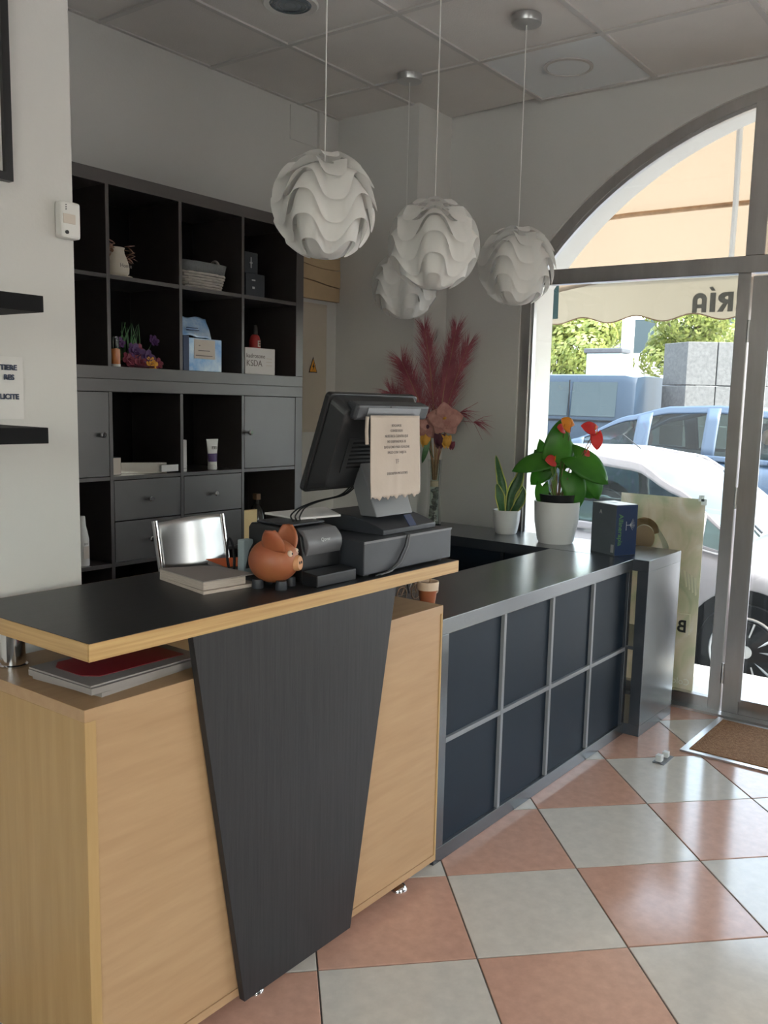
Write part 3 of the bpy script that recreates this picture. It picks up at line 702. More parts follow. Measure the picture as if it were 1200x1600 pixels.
part('screw', MB().lathe([(.003, 0), (.003, .002)], scr(.0, .128, -.058), 10, ax=tuple(-un)), 'ink', cdp)
part('vent_panel', MB().obox(scr(-.02, -.02, -.0425), ux * .10, ut * .05, un * .0012), 'black_plastic', tl)
for k in range(7): part('vent_slot', MB().obox(scr(-.05, -.055 + .012 * k, -.044), ux * .05, ut * .0025, un * .0006), 'black_matte', tl)
for dx, dz in ((-.163, -.072), (-.160, -.086)): part('port_light', MB().obox(scr(dx, dz, -.028), ux * .004, ut * .004, un * .004), 'ink_silver', tl)
cb = thing('till_cable', 'black cables drooping from the till screen over the label printer', 'cable', (-.3, .2, 1.15))
for off in (0, .012, .024):
    P = [(-.225 + off, .165, 1.205), (-.25 + off, .19, 1.17), (-.34 + off, .205, 1.160), (-.43 + off, .185, 1.150), (-.50 + off * 1.5, .15, 1.138 - off * .3), (-.530 + off, .105, 1.128)]
    pts = []
    for i in range(len(P) - 1):
        for k in range(5): pts.append(Vector(P[i]).lerp(Vector(P[i + 1]), k / 5))
    for _ in range(3): pts = [pts[0]] + [(pts[i - 1] + pts[i] * 2 + pts[i + 1]) / 4 for i in range(1, len(pts) - 1)] + [pts[-1]]
    part('cable_strand', MB().tube(pts, .0022, 6), 'black_plastic', cb, smooth=True)
cb2 = thing('drawer_cable', 'grey cable hanging down the front of the cash drawer', 'cable', (-.27, -.026, ZD))
P = [(-.205, -.005, ZT + .0035), (-.206, -.027, ZT + .001), (-.215, -.028, ZT - .03), (-.245, -.029, ZT - .07), (-.29, -.030, ZT - .090), (-.34, -.031, ZT - .0935)]
part('cable_strand', MB().tube(P, .0028, 6), 'grey_plastic', cb2, smooth=True)
part('cable_strand', MB().tube([(p[0] - .012 - .035 * max(0, (ZT - p[2])) * 10 * .3, p[1] - .0005, p[2]) for p in P[1:]], .0022, 6), 'black_plastic', cb2, smooth=True)

# paper notice hanging behind the screen
ns = thing('hanging_notice', 'beige paper notice with printed lines hanging on the back of the till', 'sign', (-.2, .05, 1.17))
def sheet(u, v):
    x = -.305 + .225 * u + .006 * (1 - v); z = 1.403 - .226 * v
    y = .046 + .003 * math.sin(u * 9 + v * 3) * v + .0035 * math.exp(-((u - .52) / .06) ** 2) * (-v) - .012 * v
    if v > .98: z += .004 * math.sin(u * 34) + .003 * math.sin(u * 71)
    return (x, y, z)
o = part('sheet', MB().grid(40, 24, sheet), 'paper_beige', ns, smooth=True); o.modifiers.new('s', 'SOLIDIFY').thickness = .0008
part('rolled_edge', MB().tube([(-.306, .052, 1.400), (-.308, .052, 1.36), (-.306, .051, 1.325)], .005, 10), 'paper_beige', ns, smooth=True)
lines = [('ROGAMOS', 1.372), ('CONSIDEREN', 1.358), ('NUESTROS CLIENTES QUE', 1.343), ('NO DISPONEMOS DE', 1.328), ('DATAFONO PARA REALIZAR', 1.313), ('PAGO CON TARJETA', 1.298), ('TF', 1.270), ('DISCULPEN MOLESTIAS', 1.240)]
for s, z in lines: text('notice_line', s, .0105 if s != 'TF' else .018, 'ink_grey', ns, (-.192, .0405 - (1.403 - z) * .056, z), (1, 0, 0), (0, .05, 1), 'CENTER', ext=.0003, sx=.86)
# black receipt printer and things round it
rp = thing('receipt_printer', 'black receipt printer with curved grey front behind the piggy bank', 'printer', (-.45, .25, ZD))
part('printer_body', MB().prism([(-.556, .052, ZD), (-.556, .050, ZD + .075), (-.556, .060, ZD + .118), (-.556, .085, ZD + .134), (-.556, .235, ZD + .138), (-.556, .245, ZD + .125), (-.556, .245, ZD)], (.148, 0, 0)), 'black_plastic', rp, bev=.004)
part('curved_cover', MB().prism([(-.545, .056, ZD + .070)] + [(-.545, y, z) for y, z in [(.052 - .014 * math.sin(PI * (.10 + .75 * k / 8)) + .018 * (k / 8) ** 3, ZD + .068 + .064 * k / 8) for k in range(9)]] + [(-.545, .090, ZD + .1345)], (.130, 0, 0)), 'grey_plastic', rp, smooth=30, bev=.002)
part('paper_lid', MB().box(-.546, -.418, .10, .225, ZD + .1375, ZD + .144), 'dark_metal', rp, bev=.003)
text('printer_name', 'Qover', .013, 'ink_silver', rp, (-.500, .0372, ZD + .103), (1, 0, 0), (0, .12, 1), 'LEFT')
solo('card_terminal', MB().prism([(-.575, -.018, ZD), (-.575, -.018, ZD + .030), (-.575, .035, ZD + .036), (-.575, .035, ZD)], (.150, 0, 0)), 'black_plastic', 'low black plastic box in front of the receipt printer', 'box', (-.505, .03, ZD), bev=.003)
ps = solo('loose_papers', quad_slab([(-.470, .150), (-.330, .120), (-.225, .270), (-.450, .292)], ZD + .1445, ZD + .1495), 'paper', 'white loose papers lying on top of the receipt printer', 'papers', (-.40, .25, ZD + .1445))
gb = thing('tape_dispenser', 'small grey box with dark side behind the piggy bank', 'box', (-.60, .2, ZD))
part('case', MB().box(-.594, -.559, .222, .246, ZD, ZD + .095), 'green_box', gb, bev=.003); part('dark_side', MB().prism([(-.588, .2215, ZD + .02), (-.561, .2215, ZD + .02), (-.561, .2215, ZD + .085), (-.576, .2215, ZD + .065)], (0, -.002, 0)), 'black_plastic', gb)
solo('wire_loop', MB().tube([(-.602 + .012 * math.cos(a), .262 + .005 * math.sin(a), ZD + .05 + .046 * math.sin(a)) for a in [2 * PI * k / 20 for k in range(21)]], .0035, 8), 'black_plastic', 'thin black wire loop standing left of the small grey box', 'wire', (-.602, .262, ZD), smooth=True)

# folders between the base and the raised top
fd = thing('folder_pile', 'dark red covered magazine on a pile of papers under the countertop', 'papers', (-1.05, .12, DZ1))
def rot_slab(cx_, cy_, w, d, rz, z0, z1):
    c, s = math.cos(rz), math.sin(rz)
    return quad_slab([(cx_ + c * a - s * b, cy_ + s * a + c * b) for a, b in ((-w, -d), (w, -d), (w, d), (-w, d))], z0, z1)
part('paper_block', rot_slab(-1.03, .13, .15, .105, .10, DZ1, DZ1 + .009), 'paper_grey', fd)
part('paper_block', rot_slab(-1.045, .12, .15, .105, .03, DZ1 + .0095, DZ1 + .022), 'paper_grey', fd)
part('magazine', rot_slab(-1.045, .125, .147, .103, .03, DZ1 + .0225, DZ1 + .026), 'paper_grey', fd, label='grey magazine cover')
part('red_cover', MB().prism([(-1.045 + .118 * a, .132 + .075 * b, DZ1 + .0265) for a, b in ((-1, -.6), (-.8, -1), (1, -1), (1, 1), (-.8, 1), (-1, .6))], (0, 0, .0008)), 'red_cover', fd, label='dark red cover')

# terracotta mini pot and wire bicycle on the counter behind the desk end
tp = thing('terracotta_pot', 'small terracotta pot with cream rim on the counter behind the desk end', 'pot', (.120, .135, .79))
part('pot_body', MB().lathe([(.023, 0), (.030, .056), (.0305, .058)], (.120, .135, .79), 22), 'terracotta', tp, smooth=True)
part('pot_rim', MB().lathe([(.0295, .057), (.0345, .058), (.0355, .085), (.0305, .085), (.0295, .075)], (.120, .135, .79), 22, cap=False), 'pot_cream', tp, smooth=True)
part('soil', MB().lathe([(.0298, .070), (.001, .073)], (.120, .135, .79), 18), 'terracotta_light', tp)
part('handle_ring', MB().tube([(.152 + .007 * math.cos(a), .122, .842 + .008 * math.sin(a)) for a in [2 * PI * k / 12 for k in range(13)]], .002, 6), 'pot_cream', tp, smooth=True)
part('stem', MB().tube([(.122, .132, .858), (.128, .130, .890), (.134, .128, .925)], .002, 6), 'stem_tan', tp, smooth=True)
bc = thing('wire_bicycle', 'tiny brown wire bicycle ornament beside the terracotta pot', 'ornament', (.155, .235, .79))
for cx_, cz_, r in ((.195, .815, .026), (.115, .815, .026)):
    w_ = part('wheel', MB().tube([(cx_ + r * math.cos(a), .235, cz_ + r * math.sin(a)) for a in [2 * PI * k / 22 for k in range(23)]], .0022, 6), 'stem_brown', bc, smooth=True)
    for k in range(4): part('spoke', MB().tube([(cx_ + r * math.cos(k * PI / 4), .235, cz_ + r * math.sin(k * PI / 4)), (cx_ - r * math.cos(k * PI / 4), .235, cz_ - r * math.sin(k * PI / 4))], .0009, 5), 'stem_brown', w_)
part('bike_frame', MB().tube([(.115, .235, .815), (.140, .235, .860), (.175, .235, .862), (.195, .235, .815)], .002, 6), 'stem_brown', bc, smooth=True)
part('bike_frame', MB().tube([(.140, .235, .860), (.155, .235, .815), (.175, .235, .862), (.172, .235, .885), (.182, .235, .900)], .002, 6), 'chrome', bc, smooth=True)
wl = thing('loose_wires', 'white wires dangling off the right end of the countertop', 'cable', (.02, .05, .98))
part('wire', MB().tube([(.010, .02, .983), (.022, .018, .982), (.030, .016, .965), (.028, .015, .940), (.015, .013, .932), (-.01, .010, .935)], .0024, 6), 'white_plastic', wl, smooth=True)
part('wire', MB().tube([(.009, .10, 1.02), (.030, .095, 1.022), (.040, .092, 1.010), (.040, .09, .998)], .0022, 6), 'white_plastic', wl, smooth=True)

# ------------------------------------------------------------------ chair behind the desk
ch = thing('office_chair', 'chair with shiny grey steel backrest behind the desk', 'chair', (-.12, 1.0, 0))
CY = 1.0
def bk_fn(u, v):
    x = -.262 + .285 * u; bow = .05 * (1 - (2 * u - 1) ** 2)
    return (x, CY - .03 * v - bow * .6, 1.012 - .155 * v + (.012 * math.sin(PI * u)) * (1 if v < .5 else -1.6 * (v - .4)) + .006 * u)
o = part('backrest', MB().grid(24, 8, bk_fn), 'steel_brushed', ch, smooth=True); o.modifiers.new('s', 'SOLIDIFY').thickness = .006
for x in (-.268, .030):
    part('back_post', MB().tube([(x, CY + .006, 1.018), (x + .004, CY - .006, .93), (x + .008, CY - .02, .84), (x + .01, CY - .05, .60), (x + .01, CY - .02, .44), (x + .01, CY + .05, .0)], .011, 10), 'chrome', ch, smooth=True)
    part('front_leg', MB().tube([(x + .01, CY - .02, .44), (x + .01, CY - .36, .43), (x + .01, CY - .40, .40), (x + .01, CY - .44, .0)], .011, 10), 'chrome', ch, smooth=True)
part('seat', MB().box(-.27, .05, CY - .42, CY + .0, .445, .485), 'black_matte', ch, bev=.012)

# ------------------------------------------------------------------ things on the back shelves
ZU = Hl + T_; ZM = Hl + T_ + C_ + D_           # floors of the two rows of the upper unit
ZR3, ZR2 = czl[3], czl[2]                      # floors of the two upper rows of the lower unit
YF = BY + .002
# jug with dried flowers
jg = thing('dried_flower_jug', 'cream jug with dried flowers on a saucer on the top shelf', 'jug', (.088, BY + .085, ZM))
c = (.088, BY + .085, ZM)
part('saucer', MB().lathe([(.045, 0), (.062, .004), (.064, .008), (.040, .006)], c, 28), 'cream_ceramic', jg, smooth=True)
part('jug_body', MB().lathe([(.040, .008), (.050, .020), (.052, .045), (.044, .075), (.034, .098), (.032, .112), (.035, .120), (.031, .120), (.028, .110)], c, 28), 'cream_ceramic', jg, smooth=True)
text('jug_writing', 'Home', .022, 'ink_grey', jg, (.070, BY + .0325, ZM + .040), (1, 0, 0), (0, 0.1, 1), 'LEFT')
for k in range(26):
    a = random.uniform(0, 2 * PI); side = -1 if k % 2 else 1
    bx = c[0] + side * random.uniform(.02, .045); by = c[1] - random.uniform(.0, .04); bz = ZM + random.uniform(.075, .13)
    d = Vector((side * random.uniform(.2, 1), random.uniform(-.8, .2), random.uniform(-.6, .6))).normalized()
    L_ = random.uniform(.02, .045); n_ = d.cross(Vector((0, 0, 1))).normalized() * .006
    b = Vector((bx, by, bz)); part('dried_leaf', MB().add([b, b + d * L_ * .5 + n_, b + d * L_, b + d * L_ * .5 - n_], [(0, 1, 2, 3)]), 'dried_brown' if k % 3 else 'dried_pink', jg).modifiers.new('s', 'SOLIDIFY').thickness = .0015
# wicker basket
wk = thing('wicker_basket', 'grey wicker basket with cloth lining on the top shelf', 'basket', (.5, BY + .10, ZM))
def rr(w, d, z, n=40, cx_=.497, cy_=BY + .105):
    pts = []
    for k in range(n):
        a = 2 * PI * k / n; c_, s_ = math.cos(a), math.sin(a); ex = .45
        pts.append((cx_ + w * abs(c_) ** ex * (1 if c_ > 0 else -1), cy_ + d * abs(s_) ** ex * (1 if s_ > 0 else -1), z))
    return pts
for r in range(6):
    t_ = r / 5; w = .112 + .016 * t_; d = .078 + .012 * t_; z = ZM + .007 + .0115 * r
    pts = []
    for k in range(73):
        a = 2 * PI * (k % 72) / 72; c_, s_ = math.cos(a), math.sin(a); ex = .45
        off = .0022 * (1 if (k // 3 + r) % 2 else -1)
        pts.append((.497 + (w + off) * abs(c_) ** ex * (1 if c_ > 0 else -1), BY + .105 + (d + off) * abs(s_) ** ex * (1 if s_ > 0 else -1), z))
    part('wicker_strand', MB().tube(pts, .0055, 6), 'wicker', wk, smooth=True)
part('basket_floor', MB().prism(rr(.108, .075, ZM), (0, 0, .004)), 'wicker', wk)
b0, b1 = rr(.129, .091, ZM + .068), rr(.138, .098, ZM + .112)
mbk = MB().add(b0 + b1, [(i, (i + 1) % 40, 40 + (i + 1) % 40, 40 + i) for i in range(40)]); part('cloth_lining', mbk, 'linen_grey', wk, smooth=True).modifiers.new('s', 'SOLIDIFY').thickness = .004
for s in (-1, 1): part('handle', MB().tube([(.497 + s * .125, BY + .105 + .03 * math.cos(a), ZM + .105 + .035 * math.sin(a)) for a in [PI * k / 12 for k in range(13)]], .006, 8), 'wicker', wk, smooth=True)
# two black boxes
b = thing('black_box', 'upper of two small black boxes stacked on the top shelf', 'box', (.79, BY + .10, ZM + .105)); part('carton', MB().box(.745, .825, BY + .04, BY + .12, ZM + .105, ZM + .200), 'box_black', b, bev=.0015)
part('emblem', MB().box(.780, .786, BY + .0385, BY + .0402, ZM + .13, ZM + .178), 'ink_silver', b); part('emblem', MB().box(.775, .791, BY + .0385, BY + .0402, ZM + .150, ZM + .156), 'ink_silver', b)
b = thing('black_box', 'lower of two small black boxes stacked on the top shelf', 'box', (.80, BY + .10, ZM)); part('carton', MB().box(.742, .860, BY + .03, BY + .14, ZM, ZM + .1045), 'box_black', b, bev=.0015)
part('emblem', MB().box(.778, .800, BY + .0285, BY + .0302, ZM + .072, ZM + .078), 'ink_silver', b); part('emblem', MB().box(.782, .796, BY + .0285, BY + .0302, ZM + .036, ZM + .046), 'ink_silver', b)
# amber bottle
b = thing('pump_bottle', 'small amber bottle with clear cap beside the flower ornament', 'bottle', (.040, BY + .03, ZU)); c = (.040, BY + .03, ZU)
part('bottle', MB().lathe([(.017, 0), (.018, .003), (.018, .068), (.012, .072)], c, 20), 'amber_liquid', b, smooth=True); part('glass_base', MB().lathe([(.0185, -.0), (.0185, .010)], c, 20), 'white_plastic', b)
part('pump', MB().lathe([(.009, .072), (.009, .090), (.006, .100), (.006, .112)], c, 14), 'black_plastic', b, smooth=True); part('cap', MB().lathe([(.014, .072), (.0135, .118), (.012, .119)], c, 18, cap=False), 'vase_glass', b, smooth=True)
# coloured flower ornament
fo = thing('flower_ornament', 'purple and pink artificial flower ornament with green grass on the shelf', 'ornament', (.18, BY + .09, ZU))
part('tray', MB().lathe([(.05, 0), (.095, .004), (.098, .010), (.05, .008)], (.175, BY + .11, ZU), 24), 'petal_dark', fo, smooth=True)
def rosette(p, r, m, nm='flower'):
    mb = MB()
    for ring_, (n_, rr_, tilt) in enumerate(((6, 1.0, .35), (5, .7, .8), (3, .4, 1.2))):
        for k in range(n_):
            a = 2 * PI * k / n_ + ring_ * .5; d = Vector((math.cos(a) * math.cos(tilt), -math.sin(tilt) * .7 + math.sin(a) * .35, math.sin(a) * math.cos(tilt))).normalized()
            s = d.cross(Vector((.1, -1, .2))).normalized(); b = Vector(p); Lr = r * rr_
            mb.add([b, b + d * Lr * .55 + s * Lr * .42, b + d * Lr + s * Lr * .2, b + d * Lr - s * Lr * .2, b + d * Lr * .55 - s * Lr * .42], [(0, 1, 2, 3, 4)])
    o = part(nm, mb, m, fo); o.modifiers.new('s', 'SOLIDIFY').thickness = .002
for p, r, m in (((.115, BY + .05, ZU + .030), .034, 'petal_rose'), ((.150, BY + .06, ZU + .068), .036, 'petal_purple'), ((.168, BY + .045, ZU + .024), .036, 'petal_rose'), ((.182, BY + .08, ZU + .072), .032, 'petal_rose'), ((.205, BY + .05, ZU + .046), .036, 'petal_purple'), ((.218, BY + .04, ZU + .02), .03, 'petal_yellow'), ((.262, BY + .08, ZU + .118), .026, 'petal_purple'), ((.258, BY + .05, ZU + .024), .026, 'petal_rose'), ((.10, BY + .09, ZU + .10), .026, 'petal_purple')): rosette(p, r, m)
for k in range(14):
    x = .112 + .0065 * k; part('grass_blade', MB().tube([(x, BY + .10, ZU + .03), (x + random.uniform(-.01, .01), BY + .095, ZU + .11), (x + random.uniform(-.03, .03), BY + .085, ZU + random.uniform(.14, .185))], [.003, .0028, .0006], 5), 'leaf_dark', fo)
part('flower_stem', MB().tube([(.235, BY + .09, ZU + .02), (.245, BY + .09, ZU + .08), (.262, BY + .083, ZU + .118)], .0018, 6), 'leaf_dark', fo)
# foil sachet leaning on boxes, foil box
b = thing('foil_box', 'shiny blue foil box with a beige label on the upper shelf', 'box', (.50, BY + .06, ZU))
part('carton', MB().box(.412, .600, BY + .035, BY + .125, ZU, ZU + .142), 'foil_blue', b, bev=.002); part('side_flap', MB().box(.380, .4115, BY + .03, BY + .12, ZU, ZU + .150), 'box_navy', b, bev=.002)
lb = part('paper_label', MB().box(.442, .560, BY + .0335, BY + .0348, ZU + .055, ZU + .138), 'card_beige', b)
for k, (x0, x1) in enumerate(((.468, .476), (.465, .53), (.45, .545))): part('label_line', MB().box(x0, x1, BY + .0328, BY + .0337, ZU + .110 - .022 * k, ZU + .114 - .022 * k), 'ink_grey', lb)
b = thing('foil_sachet', 'crumpled light blue foil sachet lying above the foil box', 'sachet', (.46, BY + .08, ZU + .15))
def sac(u, v):
    return (.378 + .185 * u - .012 * v * (u - .5), BY + .05 + .05 * (1 - v) + .002 * math.sin(u * 13) * math.sin(v * 9), ZU + .152 + .085 * (1 - v) + .004 * math.sin(u * 11 + v * 5) - .012 * max(0, u - .6) * v * 3)
o = part('pouch', MB().grid(20, 12, sac), 'foil_blue', b, smooth=True); o.modifiers.new('s', 'SOLIDIFY').thickness = .006
for k in range(2): part('pouch_line', MB().box(.425, .485, BY + .058 - .008 * k, BY + .064, ZU + .185 - .010 * k, ZU + .188 - .010 * k), 'box_navy', b)
REDX = 0.895
# spray bottle and white carton
b = thing('red_bottle', 'dark red bottle with black spray top behind the white carton', 'bottle', (.90, BY + .13, ZU)); c = (REDX, BY + .13, ZU)
part('bottle', MB().lathe([(.026, 0), (.027, .004), (.027, .165), (.020, .185), (.012, .192)], c, 22), 'bottle_red', b, smooth=True); part('spray_head', MB().lathe([(.013, .192), (.013, .225), (.009, .236)], c, 16), 'black_plastic', b, smooth=True)
text('bottle_mark', 'E', .04, 'ink_white', b, (REDX, BY + .1018, ZU + .135), (1, 0, 0), (0, 0, 1), 'CENTER', bold=.001)
b = thing('white_carton', 'white product carton with grey lettering on the upper shelf', 'box', (.83, BY + .04, ZU))
part('carton', MB().box(.733, .925, BY + .025, BY + .085, ZU, ZU + .122), 'paper', b, bev=.0015)
text('carton_name', 'kadrosone', .028, 'ink_grey', b, (.740, BY + .0243, ZU + .076), (1, 0, 0), (0, 0, 1)); text('carton_name', 'KSDA', .040, 'ink_grey', b, (.740, BY + .0243, ZU + .038), (1, 0, 0), (0, 0, 1))
for k in range(3): part('print_line', MB().box(.868, .905, BY + .0243, BY + .0252, ZU + .074 - .016 * k, ZU + .077 - .016 * k), 'card_beige', b)
# lower unit
b = thing('silver_carton', 'long silver carton lying in the middle shelf cell', 'box', (.22, BY + .06, ZR3)); part('carton', rot_slab(.205, BY + .088, .095, .030, -.52, ZR3, ZR3 + .045), 'silver_box', b, bev=.001)
part('label', MB().prism([(.235, BY + .0015, ZR3 + .008), (.325, BY + .004, ZR3 + .008), (.325, BY + .004, ZR3 + .036), (.235, BY + .0015, ZR3 + .036)], (0, -.001, 0)), 'white_plastic', b)
b = thing('small_carton', 'small brown and black carton standing left of the long silver carton', 'box', (.05, BY + .10, ZR3)); part('carton', MB().box(.028, .070, BY + .05, BY + .16, ZR3, ZR3 + .072), 'box_black', b, bev=.001); part('front_label', MB().box(.0305, .0675, BY + .048, BY + .0497, ZR3 + .002, ZR3 + .070), 'card_beige', b)
b = thing('tall_carton', 'narrow white carton standing at the left of the cream tube', 'box', (.385, BY + .05, ZR3)); part('carton', MB().box(.374, .402, BY + .04, BY + .11, ZR3, ZR3 + .138), 'paper', b, bev=.001); part('print_band', MB().box(.376, .400, BY + .0385, BY + .0397, ZR3 + .012, ZR3 + .014), 'ink_grey', b)
b = thing('cream_tube', 'white cream tube with purple band standing in the shelf cell', 'tube', (.565, BY + .06, ZR3))
def tube_fn(u, v):
    a = 2 * PI * u; w = .021 + .014 * v; d = .020 * (1 - v) + .002 * v
    return (.565 + w * math.cos(a), BY + .06 + d * math.sin(a), ZR3 + .022 + .116 * v)
part('tube_body', MB().grid(28, 10, tube_fn, wrap=True), 'white_plastic', b, smooth=True); part('cap', MB().lathe([(.020, 0), (.021, .003), (.021, .021), (.001, .0215)], (.565, BY + .06, ZR3), 22), 'white_plastic', b, smooth=True)
def band_fn(u, v):
    a = PI + PI * u; vv = .12 + .32 * v; w = .0215 + .014 * vv; d = .0208 * (1 - vv) + .0026 * vv
    return (.565 + w * math.cos(a), BY + .06 + d * math.sin(a), ZR3 + .022 + .116 * vv)
part('purple_band', MB().grid(16, 4, band_fn), 'purple', b, smooth=True); text('tube_name', 'E33', .020, 'ink_grey', b, (.567, BY + .049, ZR3 + .092), (1, 0, 0), (0, 0, 1), 'CENTER')
for k, (x, y, lab) in enumerate(((-.118, BY + .05, 'front white plastic bottle with grey print at the bottom left of the shelves'), (-.155, BY + .10, 'rear white plastic bottle half hidden by the left wall'))):
    b = thing('white_bottle', lab, 'bottle', (x, y, ZR2), 0, 'white bottles in the lower left cell')
    part('bottle', MB().lathe([(.026, 0), (.027, .004), (.027, .105), (.022, .135), (.016, .160), (.014, .195), (.012, .199)], (x, y, ZR2), 22), 'white_plastic', b, smooth=True)
    part('print_block', MB().box(x - .012, x + .012, y - .0278, y - .0268, ZR2 + .030, ZR2 + .080), 'card_beige', b); text('bottle_print', 'FIT', .012, 'ink_grey', b, (x, y - .0281, ZR2 + .085), (1, 0, 0), (0, 0, 1), 'CENTER')
b = thing('dark_bottle', 'dark bottle with square stopper in the right lower shelf cell', 'bottle', (.90, BY + .12, ZR2)); c = (.900, BY + .12, ZR2)
part('bottle', MB().lathe([(.042, 0), (.044, .01), (.044, .11), (.026, .150), (.013, .165), (.013, .185)], c, 24), 'bottle_dark', b, smooth=True); part('stopper', MB().box(c[0] - .014, c[0] + .014, c[1] - .014, c[1] + .014, ZR2 + .1855, ZR2 + .215), 'stem_brown', b, bev=.002)
b = solo('yellow_folder', MB().box(.70, .80, BY + .012, BY + .035, ZR2, ZR2 + .155), 'paper_yellow', 'pale yellow folder standing in the right lower shelf cell', 'folder', (.75, BY + .02, ZR2), bev=.001)

# ------------------------------------------------------------------ plants and box on the window counter
ZW = WH
def heart(mb, base, d, nrm, L_, Wm, cup=.25, n=10):
    d = Vector(d).normalized(); nrm = Vector(nrm); nrm = (nrm - d * nrm.dot(d)).normalized(); s = d.cross(nrm)
    base = Vector(base)
    def fn(u, v):
        t = (v - .5) * 2
        w = Wm * (math.sin(PI * min(1, u * .80 + .20)) ** .75) * (1 - .15 * u)
        back = -.16 * L_ * (1 - u) ** 3 * abs(t) ** .7 * 1.6
        return base + d * (L_ * u + back) + s * (t * w) + nrm * (cup * L_ * (.9 * u * (1 - u)) + -.10 * Wm * abs(t) - .12 * L_ * u * u)
    return mb.grid(n, 8, fn)
# anthurium
an = thing('anthurium', 'red and orange flowering anthurium in a large white pot by the window', 'potted plant', (1.672, .478, ZW))
ac = Vector((1.672, .478, ZW))
part('pot', MB().lathe([(.080, 0), (.088, .012), (.104, .10), (.109, .196), (.109, .200), (.101, .200), (.098, .17), (.096, .165)], ac, 40, cap=True), 'white_ceramic', an, smooth=True)
part('inner_pot', MB().lathe([(.078, .166), (.086, .228), (.088, .234), (.081, .234), (.079, .200)], ac, 32, cap=False), 'black_plastic', an, smooth=True)
part('soil', MB().lathe([(.0785, .198), (.04, .203), (.001, .205)], ac, 24), 'soil', an)
RV = Vector((R_.x, R_.y, 0)).normalized(); FV = Vector((F_.x, F_.y, 0)).normalized()   # across and away from the customer side
def ap(a, b, z): return ac + RV * a + FV * b + Vector((0, 0, z))
leaves = [  # base offset across, away, height; direction; normal; length; width
    ((-.02, -.02, .385), (.10, -.1, 1), (.25, -1, .1), .20, .078), ((-.055, .02, .455), (.05, .0, -1), (-.35, -1, .25), .16, .060), ((-.055, -.03, .40), (-1, -.1, -.25), (-.1, -.75, .7), .18, .060),
    ((.075, -.02, .415), (.80, -.2, -.55), (.25, -1, .45), .20, .078), ((.15, .02, .36), (.45, .1, -.95), (.5, -.9, .2), .17, .070), ((.055, -.03, .33), (.30, -.1, -1), (.2, -1, .1), .17, .066),
    ((.02, .05, .42), (.25, .5, .5), (0, -1, .4), .14, .058), ((-.075, .0, .27), (-.05, -.2, -.9), (-.3, -1, .1), .10, .036), ((.10, .04, .33), (.65, .2, -.8), (.2, -1, .3), .16, .062), ((-.03, .05, .37), (-.4, .4, .4), (0, -1, .3), .13, .052),
    ((.05, .05, .40), (.75, .4, .25), (.0, -.9, .6), .15, .06), ((-.05, .03, .36), (-.45, .1, -.5), (-.2, -1, .4), .12, .05)]
for bo, d, nn, L_, Wm in leaves:
    d3 = RV * d[0] + FV * d[1] + Vector((0, 0, d[2])); n3 = RV * nn[0] + FV * nn[1] + Vector((0, 0, nn[2])); bp_ = ap(*bo)
    lf = part('leaf', heart(MB(), bp_, d3, n3, L_, Wm), 'leaf', an, smooth=True); lf.modifiers.new('s', 'SOLIDIFY').thickness = .0012
    st = [ap(bo[0] * .12, bo[1] * .12, .20), ap(bo[0] * .45, bo[1] * .4, .20 + (bo[2] - .20) * .55), bp_]
    part('leaf_stem', MB().tube(st, .0028, 6), 'stem_green', an, smooth=True)
for bo, m, d, L_, Wm in (((.045, -.02, .555), 'spathe_orange', (-.5, -.3, .45), .065, .036), ((.012, -.03, .545), 'spathe_red', (-.6, -.5, .2), .045, .026), ((.160, -.02, .545), 'spathe_red', (-.75, -.3, .25), .075, .036), ((.165, -.03, .525), 'spathe_red', (.1, -.2, -1), .075, .032), ((-.028, -.05, .395), 'spathe_red', (-.6, -.4, .1), .055, .032), ((.128, -.01, .44), 'spathe_red', (.05, -.2, -1), .045, .015)):
    d3 = RV * d[0] + FV * d[1] + Vector((0, 0, d[2])); bp_ = ap(*bo)
    fw = part('flower', heart(MB(), bp_, d3, -FV + Vector((0, 0, .5)), L_, Wm), m, an, smooth=True); fw.modifiers.new('s', 'SOLIDIFY').thickness = .0015
    part('spadix', MB().tube([bp_, bp_ + Vector((0, 0, .012)) - FV * .01, bp_ + Vector((0, 0, .026)) - FV * .018], [.003, .0028, .0015], 6), 'spathe_orange', fw, smooth=True)
    part('flower_stem', MB().tube([ap(bo[0] * .15, bo[1] * .15, .20), ap(bo[0] * .6, bo[1] * .5, .20 + (bo[2] - .2) * .6), bp_], .0022, 6), 'stem_brown' if bo[2] > .5 else 'stem_green', an, smooth=True)
for k in range(30):
    a, b_ = random.uniform(-.04, .06), random.uniform(-.05, .04); part('stalk', MB().tube([ap(a * .3, b_ * .3, .20), ap(a, b_, .20 + random.uniform(.06, .16))], .0022, 5), 'stem_brown' if k % 2 else 'stem_green', an)
